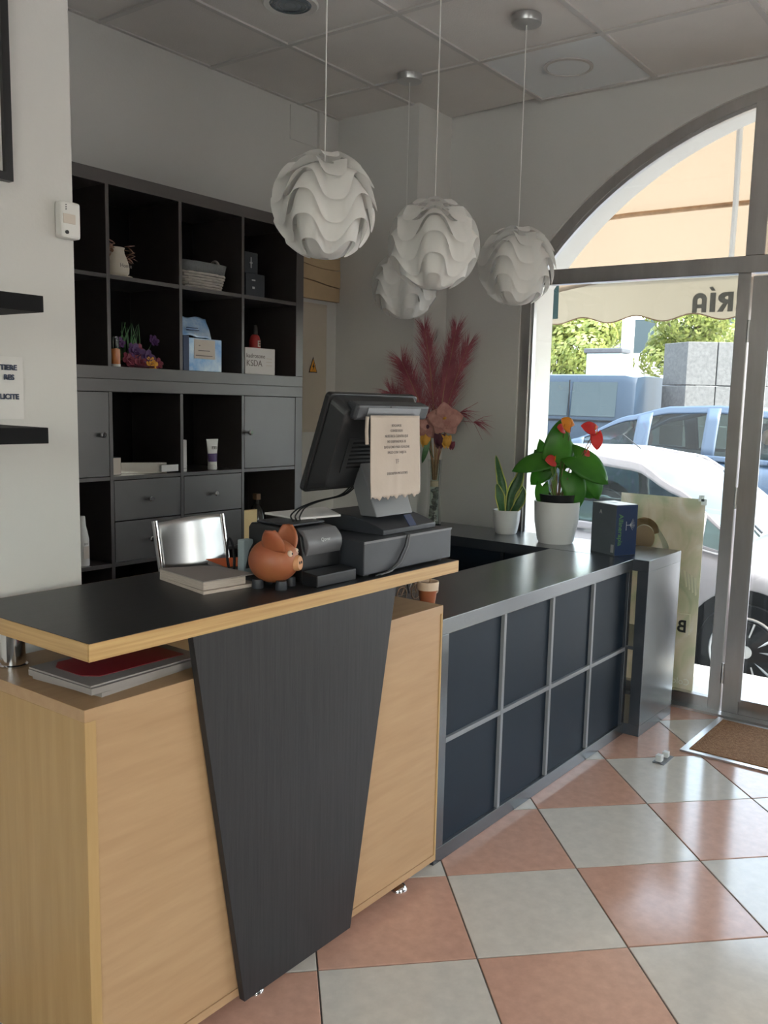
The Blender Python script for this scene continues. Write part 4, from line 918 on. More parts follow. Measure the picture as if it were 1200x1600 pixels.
# snake plant
sp = thing('snake_plant', 'variegated snake plant in a small white pot beside the window frame', 'potted plant', (1.752, .800, ZW)); sc2 = Vector((1.752, .800, ZW))
part('pot', MB().lathe([(.048, 0), (.055, .006), (.066, .06), (.071, .118), (.071, .122), (.064, .122), (.062, .105)], sc2, 32), 'white_ceramic', sp, smooth=True); part('soil', MB().lathe([(.0625, .104), (.001, .108)], sc2, 24), 'soil', sp)
def blade(path, w, tw, nrm):
    P = [sc2 + RV * a + FV * b + Vector((0, 0, z)) for a, b, z in path]; n = 14
    def at(u):
        u2 = u * (len(P) - 1); i = min(int(u2), len(P) - 2); t = u2 - i
        p0, p1, p2, p3 = P[max(i - 1, 0)], P[i], P[i + 1], P[min(i + 2, len(P) - 1)]
        return .5 * ((2 * p1) + (p2 - p0) * t + (2 * p0 - 5 * p1 + 4 * p2 - p3) * t * t + (3 * p1 - p0 - 3 * p2 + p3) * t ** 3)
    def surf(lo, hi, off):
        def fn(u, v):
            c = at(u); d = (at(min(1, u + .02)) - at(max(0, u - .02))).normalized()
            nn = (RV * nrm[0] + FV * nrm[1] + Vector((0, 0, nrm[2]))).normalized(); s = d.cross(nn).normalized()
            ww = w * (.55 + .9 * u if u < .5 else 1.0) * (1 - max(0, u - .55) / .45) ** .65 if u < 1 else 0
            t = lo + (hi - lo) * v
            return c + s * (t * ww) + nn * (.25 * ww * t * t + off)
        return MB().grid(n, 4, fn)
    l_ = part('leaf', surf(-.78, .78, 0), 'leaf_dark', sp, smooth=True); l_.modifiers.new('s', 'SOLIDIFY').thickness = .002
    for a, b in ((-1, -.78), (.78, 1)): part('leaf_margin', surf(a, b, 0), 'leaf_margin', l_, smooth=True, label='yellow leaf edge').modifiers.new('s', 'SOLIDIFY').thickness = .002
blade([(-.012, 0, .10), (-.02, 0, .20), (-.045, 0, .30), (-.068, -.01, .40)], .026, 0, (.3, -1, 0))
blade([(.010, -.01, .10), (.02, -.01, .20), (.055, -.01, .28), (.072, 0, .36)], .030, 0, (-.3, -1, 0))
blade([(-.022, -.02, .10), (-.035, -.03, .16), (-.045, -.03, .21), (-.058, -.02, .255)], .026, 0, (.1, -1, .2))
blade([(.02, -.025, .10), (.045, -.04, .14), (.07, -.04, .19), (.078, -.03, .24)], .026, 0, (-.2, -1, .3))
blade([(.03, .02, .10), (.06, .02, .16), (.08, .01, .21), (.06, .0, .255)], .022, 0, (-.2, -1, .2))
# black product box
bb = thing('product_box', 'dark slate box with vertical green lettering on the window counter', 'box', (1.55, .14, ZW), 0)
A, B, Cc = Vector((1.570, .246)), Vector((1.502, .100)), Vector((1.615, .048)); Dd = A + (Cc - B)
part('carton', quad_slab([tuple(B), tuple(Cc), tuple(Dd), tuple(A)], ZW, ZW + .225), 'box_slate', bb, bev=.001)
part('white_top', quad_slab([tuple(p + (A + Cc) * 0 + ((A + Cc) / 2 - p) * .03) for p in (B, Cc, Dd, A)], ZW + .2252, ZW + .2262), 'white_plastic', bb, label='pale lid')
part('lid_slot', MB().obox(Vector((*((A + Cc) / 2 + (A - B) * .1), ZW + .2265)), Vector((*(A - B), 0)) * .16, Vector((*(Cc - B), 0)) * .05, (0, 0, .0004)), 'ink_silver', bb)
ed = (Cc - B).normalized(); en = Vector((ed.y, -ed.x)); E3 = Vector((ed.x, ed.y, 0)); N3 = Vector((en.x, en.y, 0))
part('front_face', MB().obox(Vector((*((B + Cc) / 2), ZW + .112)) + N3 * .0006, E3 * .0615, (0, 0, .111), N3 * .0004), 'box_navy', bb)
text('box_name', 'Allinerapia', .036, 'ink_green', bb, Vector((*B, ZW + .185)) + E3 * .016 + N3 * .0015, (0, 0, -1), tuple(E3), 'LEFT', bold=.0004, sx=.92)
for k in range(9):
    a = -.9 + .225 * k * 1.0; o_ = Vector((*((B + Cc) / 2), ZW + .135)) + N3 * .0014 + E3 * .018; d = E3 * math.cos(a) + Vector((0, 0, 1)) * math.sin(a)
    part('tree_emblem', MB().tube([o_, o_ + d * .018, o_ + d * .030 + Vector((0, 0, .004)) * math.sin(k)], .0007, 5), 'ink_silver', bb)
part('tree_emblem', MB().tube([o_ - E3 * .02, o_], .0012, 5), 'ink_silver', bb); part('tree_emblem', MB().tube([o_ - E3 * .02 + Vector((0, 0, .016)), o_ - E3 * .02 - Vector((0, 0, .024))], .0012, 5), 'ink_silver', bb)
ld = (B - A).normalized(); ln = Vector((-ld.y, ld.x)) * -1; L3 = Vector((ld.x, ld.y, 0)); M3 = Vector((ln.x, ln.y, 0))
if M3.dot(Vector((-1, 0, 0))) < 0: M3 = -M3
text('side_emblem', 'A', .026, 'ink_silver', bb, Vector((*A, ZW + .178)) + L3 * .05 + M3 * .0008, tuple(L3), (0, 0, 1)); part('barcode_label', MB().obox(Vector((*A, ZW + .03)) + L3 * .145 + M3 * .0005, L3 * .009, (0, 0, .018), M3 * .0005), 'ink_silver', bb)

# vase and dried bouquet
VC = Vector((1.765, 1.262, ZW))
vs = thing('glass_vase', 'tall slim glass vase filled with dark pebbles in the corner', 'vase', tuple(VC))
part('vase_wall', MB().lathe([(.040, 0), (.043, .004), (.041, .02), (.034, .10), (.033, .25), (.040, .345), (.042, .350)], VC, 28, cap=False), 'vase_glass', vs, smooth=True); part('vase_foot', MB().lathe([(.039, 0), (.040, .006)], VC, 28), 'vase_glass', vs)
for k in range(22): part('pebble', MB().ellipsoid(VC + Vector((random.uniform(-.014, .014), random.uniform(-.014, .014), .018 + k * .0082)), .016, .015, .011, 10, 7), 'pebble', vs, smooth=True)
part('sand_layer', MB().lathe([(.026, .205), (.026, .235), (.001, .236)], VC, 18), 'pot_cream', vs)
bq = thing('dried_bouquet', 'dark red pampas and pink orchid bouquet standing in the glass vase', 'bouquet', tuple(VC + Vector((0, 0, .24))))
def vp_(a, b, z): return VC + RV * a + FV * b + Vector((0, 0, z))
def plume(path, L_, n, spread, droop):
    P = [vp_(*p) for p in path]; m = len(P)
    def at(u):
        u2 = u * (m - 1); i = min(int(u2), m - 2); return P[i].lerp(P[i + 1], u2 - i)
    pts = [at(k / 10) for k in range(11)]
    for _ in range(4): pts = [pts[0]] + [(pts[i - 1] + 2 * pts[i] + pts[i + 1]) / 4 for i in range(1, 10)] + [pts[-1]]
    part('plume_stem', MB().tube(pts, [.0032] * 8 + [.002, .0015, .001], 6), 'stem_tan', bq, smooth=True)
    mb = MB()
    for k in range(n):
        u = .42 + .58 * random.random() ** .8; u2 = u * 10; i = min(int(u2), 9); b = pts[i].lerp(pts[i + 1], u2 - i)
        t = (pts[min(i + 1, 10)] - pts[i]).normalized(); a = random.uniform(0, 2 * PI)
        s = (t.cross(FV)).normalized(); s2 = t.cross(s); side = s * math.cos(a) + s2 * math.sin(a)
        L1 = L_ * .85 * random.uniform(.45, 1.15) * (1.15 - .55 * (u - .42) / .58); d = (t * 1.0 + (side + s * (.9 if math.cos(a) > 0 else -.9)) * spread * random.uniform(.35, 1.0)).normalized()
        p1 = b + d * L1 * .5; p2 = b + d * L1 + side * L1 * droop * .25 + Vector((0, 0, -droop * L1 * .25)); w = d.cross(FV).normalized() * .0009
        mb.add([b - w, b + w, p1 + w * .8, p1 - w * .8, p2], [(0, 1, 2, 3), (3, 2, 4)])
    o = part('plume', mb, 'pampas', bq); o['kind'] = 'stuff'
plume([(0, 0, .24), (-.02, 0, .45), (-.10, .0, .68), (-.19, -.01, .86)], .22, 750, .50, .25)
plume([(0, 0, .24), (-.03, 0, .45), (-.12, .01, .60), (-.25, .0, .70)], .20, 600, .60, .35)
plume([(0, 0, .24), (-.005, 0, .5), (-.03, .0, .80), (-.075, .0, 1.03)], .20, 600, .34, .14)
plume([(0, 0, .24), (.01, 0, .5), (.05, .0, .80), (.09, .0, 1.03)], .21, 650, .30, .10)
plume([(0, 0, .24), (.02, 0, .48), (.08, .0, .74), (.155, .0, .95)], .20, 600, .34, .12)
plume([(0, 0, .24), (.01, -.02, .5), (.03, -.02, .68), (.05, -.02, .82)], .17, 450, .42, .12)
for pth in ([(0, 0, .25), (.03, 0, .46), (.10, 0, .56), (.20, .0, .555), (.25, .0, .46)], [(0, 0, .25), (.03, 0, .5), (.12, 0, .60), (.22, 0, .66)]):
    part('twig', MB().tube([vp_(*p) for p in pth], [.0025, .002, .0016, .0012, .0008][:len(pth)], 6), 'pampas', bq, smooth=True)
    e_ = vp_(*pth[-2]); mb = MB()
    for k in range(26):
        d = (RV * random.uniform(.3, 1) + Vector((0, 0, random.uniform(-.5, .4)))).normalized(); L1 = random.uniform(.06, .13); w = Vector((0, 0, .0012)); p1 = e_ + d * L1 * .5; p2 = e_ + d * L1 + Vector((0, 0, -.02)); mb.add([e_ - w, e_ + w, p1 + w, p1 - w, p2], [(0, 1, 2, 3), (3, 2, 4)])
    part('twig_fronds', mb, 'pampas', bq)['kind'] = 'stuff'
def petal(b, d, L_, w, m, par, nm='petal', cup=.2):
    return part(nm, heart(MB(), b, d, -FV + Vector((0, 0, .3)), L_, w, cup), m, par, smooth=True)
oc = vp_(.045, -.05, .565)
fh = part('orchid_centre', MB().ellipsoid(oc, .012, .012, .016, 12, 8), 'petal_yellow', bq, smooth=True)
for ang, L_, w, m in ((95, .092, .052, 'petal_pink'), (15, .098, .060, 'petal_pink'), (165, .098, .058, 'petal_pink'), (-50, .092, .050, 'petal_pink'), (-125, .088, .048, 'petal_pink')):
    a = math.radians(ang); petal(oc, RV * math.cos(a) + Vector((0, 0, math.sin(a))) - FV * .12, L_, w, m, fh).modifiers.new('s', 'SOLIDIFY').thickness = .0012
petal(oc - FV * .012, RV * .35 + Vector((0, 0, -.6)) - FV * .5, .045, .018, 'petal_pink', fh, 'lip')
oc2 = vp_(-.045, -.03, .525); fh2 = part('orchid_centre', MB().ellipsoid(oc2, .009, .009, .012, 12, 8), 'petal_dark', bq, smooth=True)
for ang in (60, 140, 220, 300): a = math.radians(ang); petal(oc2, RV * math.cos(a) + Vector((0, 0, math.sin(a))), .07, .032, 'petal_pink', fh2).modifiers.new('s', 'SOLIDIFY').thickness = .0012
for p, r, m in (((.02, -.05, .455), .045, 'petal_dark'), ((.055, -.06, .452), .040, 'petal_yellow'), ((.085, -.03, .43), .026, 'petal_rose'), ((-.055, -.02, .45), .040, 'petal_yellow'), ((-.06, 0, .60), .028, 'petal_pink')):
    hd = part('bud', MB().ellipsoid(vp_(*p), r * .55, r * .55, r * .7, 14, 10), m, bq, smooth=True)
    for ang in (0, 72, 144, 216, 288): a = math.radians(ang + 20); petal(vp_(*p) - Vector((0, 0, r * .55)), RV * math.cos(a) * .45 - FV * math.sin(a) * .45 + Vector((0, 0, 1)), r * 1.5, r * .5, m, hd, cup=.5)
for k in range(12): a = random.uniform(-.022, .022); part('stalk', MB().tube([vp_(a * .5, random.uniform(-.012, .012), .24), vp_(a, random.uniform(-.015, .015), .36), vp_(a * 3.0, random.uniform(-.03, .03), .53)], .0022, 6), 'stem_tan' if k % 2 else 'stem_brown', bq)
petal(vp_(-.045, -.03, .43), RV * -.25 + Vector((0, 0, -1)), .105, .016, 'leaf_dark', bq, 'leaf'); part('leaf_stem', MB().tube([vp_(-.01, -.02, .36), vp_(-.045, -.03, .43)], .002, 6), 'leaf_dark', bq)

# ------------------------------------------------------------------ mat, small cubes
mt = thing('door_mat', 'brown coir door mat in a metal frame at the entrance', 'mat', (1.68, -.7, 0))
part('coir_pile', MB().box(1.475, 1.935, -1.25, -.300, .0005, .012), 'coir', mt, bev=.003)
for bx in ((1.445, 1.475, -1.28, -.27), (1.935, 1.965, -1.28, -.27), (1.475, 1.935, -.300, -.27), (1.475, 1.935, -1.28, -1.25)): part('frame_strip', MB().box(*bx, .0005, .008), 'steel_brushed', mt)
ds = thing('door_stop', 'two tiny white plastic cubes lying on an off-white floor tile', 'door stop', (1.29, -.25, 0))
part('cube', MB().box(1.262, 1.292, -.258, -.232, .0025, .030), 'white_plastic', ds, bev=.003); part('cube', MB().box(1.325, 1.352, -.262, -.238, .0025, .026), 'white_plastic', ds, bev=.003); part('plate', MB().box(1.25, 1.365, -.275, -.225, .0003, .0025), 'grey_plastic', ds)
# poster on the glass (seen from behind)
po = thing('window_poster', 'faded mirrored poster fixed to the outside of the shop window', 'poster', (2.10, .1, .02))
part('poster_sheet', MB().box(2.100, 2.102, -.095, .335, .030, 1.015), 'poster_print', po)
mat('poster_skin', (0.62, 0.40, 0.24), 0.8); mat('poster_light', (0.80, 0.72, 0.55), 0.8); mat('poster_hair', (0.34, 0.20, 0.09), 0.8)
def shape(pts, m, nm): part(nm, MB().prism([(2.0985, y, z) for y, z in pts], (.001, 0, 0)), m, po)
shape([(.20 + .055 * math.cos(a), .80 + .06 * math.sin(a)) for a in [2 * PI * k / 24 for k in range(24)]], 'poster_skin', 'printed_shape')
shape([(.20 + .075 * math.cos(a), .83 + .07 * math.sin(a)) for a in [PI * k / 16 for k in range(17)]] + [(.20 + .05 * math.cos(PI - a), .82 + .045 * math.sin(a)) for a in [PI * k / 16 for k in range(17)]], 'poster_hair', 'printed_shape')
shape([(.135, .86), (.115, .84), (.075, .78), (.06, .72), (.075, .71), (.10, .76), (.125, .81)], 'poster_light', 'printed_shape')
for k in range(4): shape([(-.01 - .018 * k, .66 - .01 * k), (-.022 - .018 * k, .655 - .01 * k), (-.035 - .016 * k, .58 - .012 * k), (-.028 - .016 * k, .575 - .012 * k)], 'poster_light', 'printed_shape')
shape([(-.055, .44), (-.062, .44), (-.062, .34), (-.055, .34)], 'poster_light', 'print_border'); shape([(.03, .445), (-.062, .445), (-.062, .44), (.03, .44)], 'poster_light', 'print_border')
text('poster_letter', 'B', .085, 'ink', po, (2.0975, -.022, .350), (0, 1, 0), (0, 0, 1), 'CENTER', bold=.002).scale.x *= 1
text('poster_word', 'Color', .045, 'ink_white', po, (2.0975, -.078, .085), (0, 1, 0), (0, 0, 1), 'LEFT')
for y, z in ((-.088, 1.005), (-.075, 1.022)): part('tape_corner', MB().box(2.0975, 2.0995, y - .014, y + .014, z - .018, z + .012), 'ink_white', po)

# ------------------------------------------------------------------ street outside
def ground_z(x): return -0.36 if x < 5.4 else (-0.36 + 0.36 * min(1, (x - 5.4) / 1.6))
gm = MB(); gx = [2.90, 5.4, 7.0, 60]
for a, b in zip(gx[:-1], gx[1:]):
    gm.add([(a, -40, ground_z(a)), (b, -40, ground_z(b)), (b, 60, ground_z(b)), (a, 60, ground_z(a))], [(0, 1, 2, 3)])
st = struct('ground_street', gm, 'asphalt', label='asphalt street outside the shop')
struct('ground_pavement', MB().box(2.40, 2.90, -20, 30, -.5, -.03), 'pavement', label='pale pavement strip in front of the shop')
struct('ground_yard', MB().add([(-40, -60, -.07), (2.33, -60, -.07), (2.33, -4.9, -.07), (-40, -4.9, -.07)], [(0, 1, 2, 3)]).add([(-40, -4.9, -.07), (-5.3, -4.9, -.07), (-5.3, 30, -.07), (-40, 30, -.07)], [(0, 1, 2, 3)]), 'pavement', label='pale paving outside the side windows')
struct('threshold_slab', MB().box(2.095, 2.40, ARt, AL, -.06, -.002), 'pavement', label='stone threshold under the shop window')
struct('wall_upper', MB().box(XR - .2, XW + .37, YR - .25, YB + .2, 3.21, 9.0).box(-8, XW + .37, YB + .21, 24, -.06, 9.0), 'paint_ext', label='upper storeys above the shop and the neighbouring house')
# awning
aw = thing('awning', 'cream fabric awning with scalloped lettered valance outside the arched window', 'awning', (2.9, -.4, 2.2))
AWY0, AWY1 = -2.6, 1.62
def awn(u, v):
    y = AWY0 + (AWY1 - AWY0) * u; x = 2.405 + .995 * v
    edge = min(1, (AWY1 - y) / .8)
    z = 3.02 - .76 * v + .03 * math.sin(PI * v) * edge - (.0 if edge >= 1 else .10 * (1 - edge) ** 2)
    return (x, y, z)
part('canopy_cloth', MB().grid(40, 14, awn), 'awning_cloth', aw, smooth=True)
def bow(u):
    p = Vector(awn(u, .60)); return p + Vector((0, 0, -.016))
part('bow_rail', MB().tube([bow(k / 30) for k in range(31)], .014, 8), 'stem_tan', aw, smooth=True)
part('front_bar', MB().tube([(3.40, AWY0, 2.262), (3.40, AWY1, 2.262)], .018, 10), 'white_plastic', aw, smooth=True)
part('folding_arm', MB().tube([(3.36, .262, 2.27), (2.95, .13, 2.56), (2.45, -.02, 2.93)], .016, 8), 'grid_metal', aw, smooth=True)
def vzb(y): return 2.012 + .020 * math.cos(2 * PI * (y - 1.236) / .375)
def val(u, v):
    y = AWY0 + (AWY1 - AWY0) * u; return (3.405 + .006 * math.sin(y * 7) * v, y, 2.262 + (vzb(y) - 2.262) * v)
part('valance', MB().grid(180, 4, val), 'valance_cloth', aw, smooth=True)
part('valance_piping', MB().tube([(3.405 + .006 * math.sin(y * 7), y, vzb(y)) for y in [AWY0 + (AWY1 - AWY0) * k / 180 for k in range(181)]], .004, 6), 'stem_brown', aw, smooth=True)
mat('letter_grey', (0.09, 0.09, 0.08), 0.8)
def letter(nm, pieces, y0, w, h=.118, z0=2.036, x=3.398):
    mb = MB()
    for pc in pieces: mb.prism([(x, y0 + w * a, z0 + h * b) for a, b in pc], (.002, 0, 0))
    part(nm, mb, 'letter_grey', aw)
R4 = lambda a, b, c, d: [(a, c), (b, c), (b, d), (a, d)]
arcA = [(0.5 - .5 * math.cos(t), .66 + .34 * math.sin(t)) for t in [PI * k / 12 for k in range(13)]]; arcI = [(0.5 - .16 * math.cos(t), .64 + .10 * math.sin(t)) for t in [PI * k / 12 for k in range(13)]]
halfA = [[arcA[k], arcA[k + 1], arcI[k + 1], arcI[k]] for k in range(12)]
letter('valance_letter', [R4(0, .34, 0, .66), R4(.66, 1, 0, .66), R4(.34, .66, .22, .42)] + halfA, .404, .088)
letter('valance_letter', [R4(0, 1, 0, .98), [(.1, 1.08), (.8, 1.08), (1.3, 1.26), (.7, 1.30)]], .350, .034)
bowl = [((.34 + .66 * math.sin(t) ** .7, .70 + .29 * math.cos(t)), (.34 + .22 * math.sin(t), .70 + .09 * math.cos(t))) for t in [PI * k / 12 for k in range(13)]]
letter('valance_letter', [R4(0, .34, 0, .99), [(.34, .44), (.70, .40), (1.02, 0), (.64, 0)]] + [[bowl[k][0], bowl[k + 1][0], bowl[k + 1][1], bowl[k][1]] for k in range(12)], .243, .092)
letter('valance_letter', [R4(0, .36, 0, .99), R4(.36, 1, 0, .22), R4(.36, .9, .39, .60), R4(.36, 1, .78, .99)], .150, .075)
part('side_valance', MB().prism([(2.75, 1.085, 2.40), (2.75, 1.40, 2.40), (2.75, 1.40, 1.945), (2.75, 1.080, 1.962)], (.004, 0, 0)), 'teal_cloth', aw, label='teal side flap')

# cars: heading along -Y in local space (front at y = 0), near side at x = 0
def loft(stations, ring_fn, n):
    mb = MB(); v = []; 
    for s in stations: v += ring_fn(s)
    m = len(stations); f = [(k * n + i, k * n + (i + 1) % n, (k + 1) * n + (i + 1) % n, (k + 1) * n + i) for k in range(m - 1) for i in range(n)]
    f += [tuple(range(n))[::-1], tuple(range((m - 1) * n, m * n))]
    return mb.add(v, f)
def interp(tab, s):
    for (a, va), (b, vb) in zip(tab[:-1], tab[1:]):
        if s <= b:
            t = (s - a) / (b - a); t = max(0, min(1, t)); t = t * t * (3 - 2 * t) * .5 + t * .5
            return va + (vb - va) * t
    return tab[-1][1]
def wheel(parent, x, y, r, side=-1):
    w_ = part('wheel', MB().lathe([(r * .62, -.10), (r * .95, -.10), (r, -.07), (r, .07), (r * .95, .10), (r * .62, .10)], (x, y, r), 36, ax=(side, 0, 0), cap=False), 'tyre', parent, world=False, smooth=30)
    rm = part('rim', MB().lathe([(r * .66, .085), (r * .63, .095), (r * .60, .09), (r * .58, .05), (r * .2, .03), (.001, .03)], (x, y, r), 36, ax=(side, 0, 0), cap=False), 'dark_metal', w_, world=False, smooth=30)
    part('rim_ring', MB().lathe([(r * .72, .098), (r * .69, .108), (r * .65, .098)], (x, y, r), 40, ax=(side, 0, 0), cap=False), 'alloy', w_, world=False, smooth=True)
    mb = MB()
    for k in range(5):
        for dd in (-.13, .13):
            a = 2 * PI * k / 5 + .3; p0 = Vector((x + side * .075, y + r * .12 * math.cos(a), r + r * .12 * math.sin(a))); p1 = Vector((x + side * .088, y + r * .66 * math.cos(a + dd * 2.0), r + r * .66 * math.sin(a + dd * 2.0)))
            mb.tube([p0, p1], .0085, 6)
    part('spokes', mb, 'alloy', w_, world=False); part('hub_cap', MB().lathe([(r * .14, .06), (r * .13, .088), (.001, .092)], (x, y, r), 16, ax=(side, 0, 0)), 'alloy', w_, world=False, smooth=True)
def car(name, label, loc, mbody, L_, Wd_, belt, roof, cab0, cab1, wheels, wr, glassm='car_window', rz=0.0, clear=.18, tuck=.16, pillars=(), group=None):
    t = thing(name, label, 'car' if name != 'van' else 'van', loc, rz, group)
    n = 20
    def body_ring(s):
        y = s * L_; zt = interp(belt, s); w = Wd_ / 2 * (1 - .16 * abs(2 * s - 1) ** 5); cx_ = Wd_ / 2; zb = clear + .06 * abs(2 * s - 1) ** 6
        pr = [(-1.0, .0), (-1.0, .0)]
        half = [(.80, 0), (.97, .10), (1.0, .35), (1.0, .62), (.975, .82), (.92, .94), (.80, .985), (.55, 1.0), (.28, 1.01), (.0, 1.012)]
        pts = [(cx_ - w * a, y, zb + (zt - zb) * b) for a, b in half] + [(cx_ + w * a, y, zb + (zt - zb) * b) for a, b in half[::-1]]
        return pts
    ss = [0.0, .012, .03, .06] + [.1 + .8 * k / 22 for k in range(23)] + [.94, .97, .988, 1.0]
    part('body', loft(ss, body_ring, n), mbody, t, world=False, smooth=50)
    def cab_sec(s):
        zb = interp(belt, s) - .03; zr = interp(roof, s); w0 = Wd_ / 2 * .93; fr = max(0, (zr - zb)); w1 = w0 - tuck * min(1, fr / .5); return zb, zr, w0, w1
    def side_pt(s, h, off=0.0, sgn=-1):
        zb, zr, w0, w1 = cab_sec(s); w = w0 + (w1 - w0) * h ** 1.3 + off
        return (Wd_ / 2 + sgn * w, s * L_, zb + (zr - zb) * h)
    def cab_ring(s):
        zb, zr, w0, w1 = cab_sec(s); hs_ = [0, .3, .6, .85, .94]
        a = [side_pt(s, h) for h in hs_] + [(Wd_ / 2 - w1 * .72, s * L_, zb + (zr - zb) * .99), (Wd_ / 2 - w1 * .3, s * L_, zb + (zr - zb) * 1.005)]
        return a + [(Wd_ - p[0], p[1], p[2]) for p in a[::-1]]
    # roof skin, pillars as strips, glass panels
    cs = [cab0 + (cab1 - cab0) * k / 30 for k in range(31)]
    rs = [s for s in cs if interp(roof, s) > max(z for _, z in roof) - .075]
    mb = MB(); v = []
    for s in rs:
        zb, zr, w0, w1 = cab_sec(s); row = [side_pt(s, .86), side_pt(s, .94), (Wd_ / 2 - w1 * .72, s * L_, zr - .006), (Wd_ / 2, s * L_, zr), (Wd_ / 2 + w1 * .72, s * L_, zr - .006), side_pt(s, .94, 0, 1), side_pt(s, .86, 0, 1)]; v += row
    f = [(k * 7 + i, k * 7 + i + 1, (k + 1) * 7 + i + 1, (k + 1) * 7 + i) for k in range(len(rs) - 1) for i in range(6)]
    rf = part('roof', MB().add(v, f), mbody, t, world=False, smooth=60); rf.modifiers.new('s', 'SOLIDIFY').thickness = .02
    for sgn in (-1, 1):
        def strip(sa, sb, ha, hb, nu=20, off=.004):
            return MB().grid(nu, 4, lambda u, vv: side_pt(sa + (sb - sa) * u, ha + (hb - ha) * vv, off, sgn))
        part('side_rail', strip(cab0, cab1, .86, 1.0, 40), mbody, t, world=False, smooth=True).modifiers.new('s', 'SOLIDIFY').thickness = .02
        part('sill_rail', strip(cab0, cab1, .0, .10, 40), mbody, t, world=False, smooth=True).modifiers.new('s', 'SOLIDIFY').thickness = .02
        for pa, pb in pillars: part('pillar', strip(pa, pb, .0, .95, 4, .006), mbody, t, world=False, smooth=True).modifiers.new('s', 'SOLIDIFY').thickness = .02
        part('side_window', strip(cab0, cab1, .08, .90, 40, -.004), glassm, t, world=False, smooth=True)
    s_f, s_r = rs[0], rs[-1]
    for nm, sa, sb in (('windscreen', cab0, s_f), ('rear_window', s_r, cab1)):
        def wfn(u, vv, sa=sa, sb=sb):
            s = sa + (sb - sa) * vv; zb, zr, w0, w1 = cab_sec(s); w = w1 * .96; a = (u - .5) * 2
            return (Wd_ / 2 + a * w, s * L_, zr - .015 * a * a + .004)
        part(nm, MB().grid(10, 8, wfn), glassm, t, world=False, smooth=True)
    for y in wheels:
        for sgn, x in ((-1, .082), (1, Wd_ - .082)):
            wheel(t, x, y, wr, sgn)
            xo = -.004 if sgn < 0 else Wd_ + .004
            part('wheel_arch', MB().lathe([(wr + .075, -.02), (wr + .075, .0), (wr * .4, .001)], (xo, y, wr), 40, ax=(sgn, 0, 0)), 'tyre', t, world=False, smooth=30)
    return t
# near white hatchback, front wheel by the door
c1 = car('parked_car', 'white hatchback parked closest to the shop window', (3.42, -.86, -.36), 'car_white', 4.05, 1.74,
    [(0, .52), (.04, .66), (.12, .80), (.26, .93), (.36, .99), (.6, 1.0), (.9, 1.02), (.97, .98), (1, .70)], [(0.20, .90), (.235, .97), (.36, 1.30), (.43, 1.45), (.55, 1.50), (.75, 1.48), (.90, 1.36), (.97, 1.05), (1, .95)],
    .24, .965, (.88, 3.45), .315, pillars=((.30, .325), (.545, .565), (.78, .87), (.93, .965)))
part('antenna', MB().tube([(.9, 2.0, 1.50), (.9, 2.15, 1.60)], .004, 6), 'black_plastic', c1, world=False)
part('wiper', MB().tube([(.55, .98, 1.0), (.75, 1.20, 1.12)], .008, 6), 'black_plastic', c1, world=False)
part('door_mirror', MB().ellipsoid((-.06, 1.30, 1.04), .09, .06, .07, 14, 10), 'car_white', c1, world=False, smooth=True)
for zz_ in (.30,): part('side_sill', MB().box(-.004, .02, 1.35, 3.0, .20, .29), 'tyre', c1, world=False)
# silver blue saloon on the far side
c2 = car('parked_car', 'silver-blue saloon with a driver behind the white hatchback', (6.75, -1.10, -.02), 'car_silver', 4.55, 1.78,
    [(0, .52), (.04, .68), (.14, .84), (.28, .93), (.40, .97), (.7, 1.0), (.85, 1.04), (.97, 1.02), (1, .72)], [(.22, .92), (.25, .97), (.37, 1.32), (.44, 1.47), (.55, 1.51), (.66, 1.49), (.76, 1.38), (.88, 1.12), (.93, 1.05), (1, 1.0)],
    .25, .91, (.90, 3.60), .31, pillars=((.42, .43), (.545, .575), (.70, .735), (.86, .91)))
dv = thing('driver_person', 'person in dark clothes sitting in the silver-blue saloon', 'person', (7.35, 1.05, .5))
secs = [(.16, .20, .12), (.24, .22, .13), (.42, .23, .12), (.50, .21, .10), (.545, .12, .075), (.57, .06, .06), (.62, .055, .06), (.65, .07, .085), (.70, .078, .098), (.76, .080, .102), (.82, .070, .088), (.86, .040, .050), (.872, .01, .012)]
part('body', MB().add([(7.35 + b * math.cos(a), 1.05 + c_ * math.sin(a), .45 + z) for z, c_, b in secs for a in [2 * PI * k / 16 for k in range(16)]], [(k * 16 + i, k * 16 + (i + 1) % 16, (k + 1) * 16 + (i + 1) % 16, (k + 1) * 16 + i) for k in range(len(secs) - 1) for i in range(16)]), 'shirt_dark', dv, smooth=True)
part('face', MB().ellipsoid((7.335, 1.03, .45 + .735), .092, .078, .105, 14, 10), 'skin', dv, smooth=True); part('hair', MB().ellipsoid((7.37, 1.065, .45 + .785), .095, .085, .085, 14, 10), 'hair_dark', dv, smooth=True)
part('seat_back', MB().box(7.2, 7.6, 1.22, 1.32, .30, 1.05), 'dark_metal', c2, bev=.03)
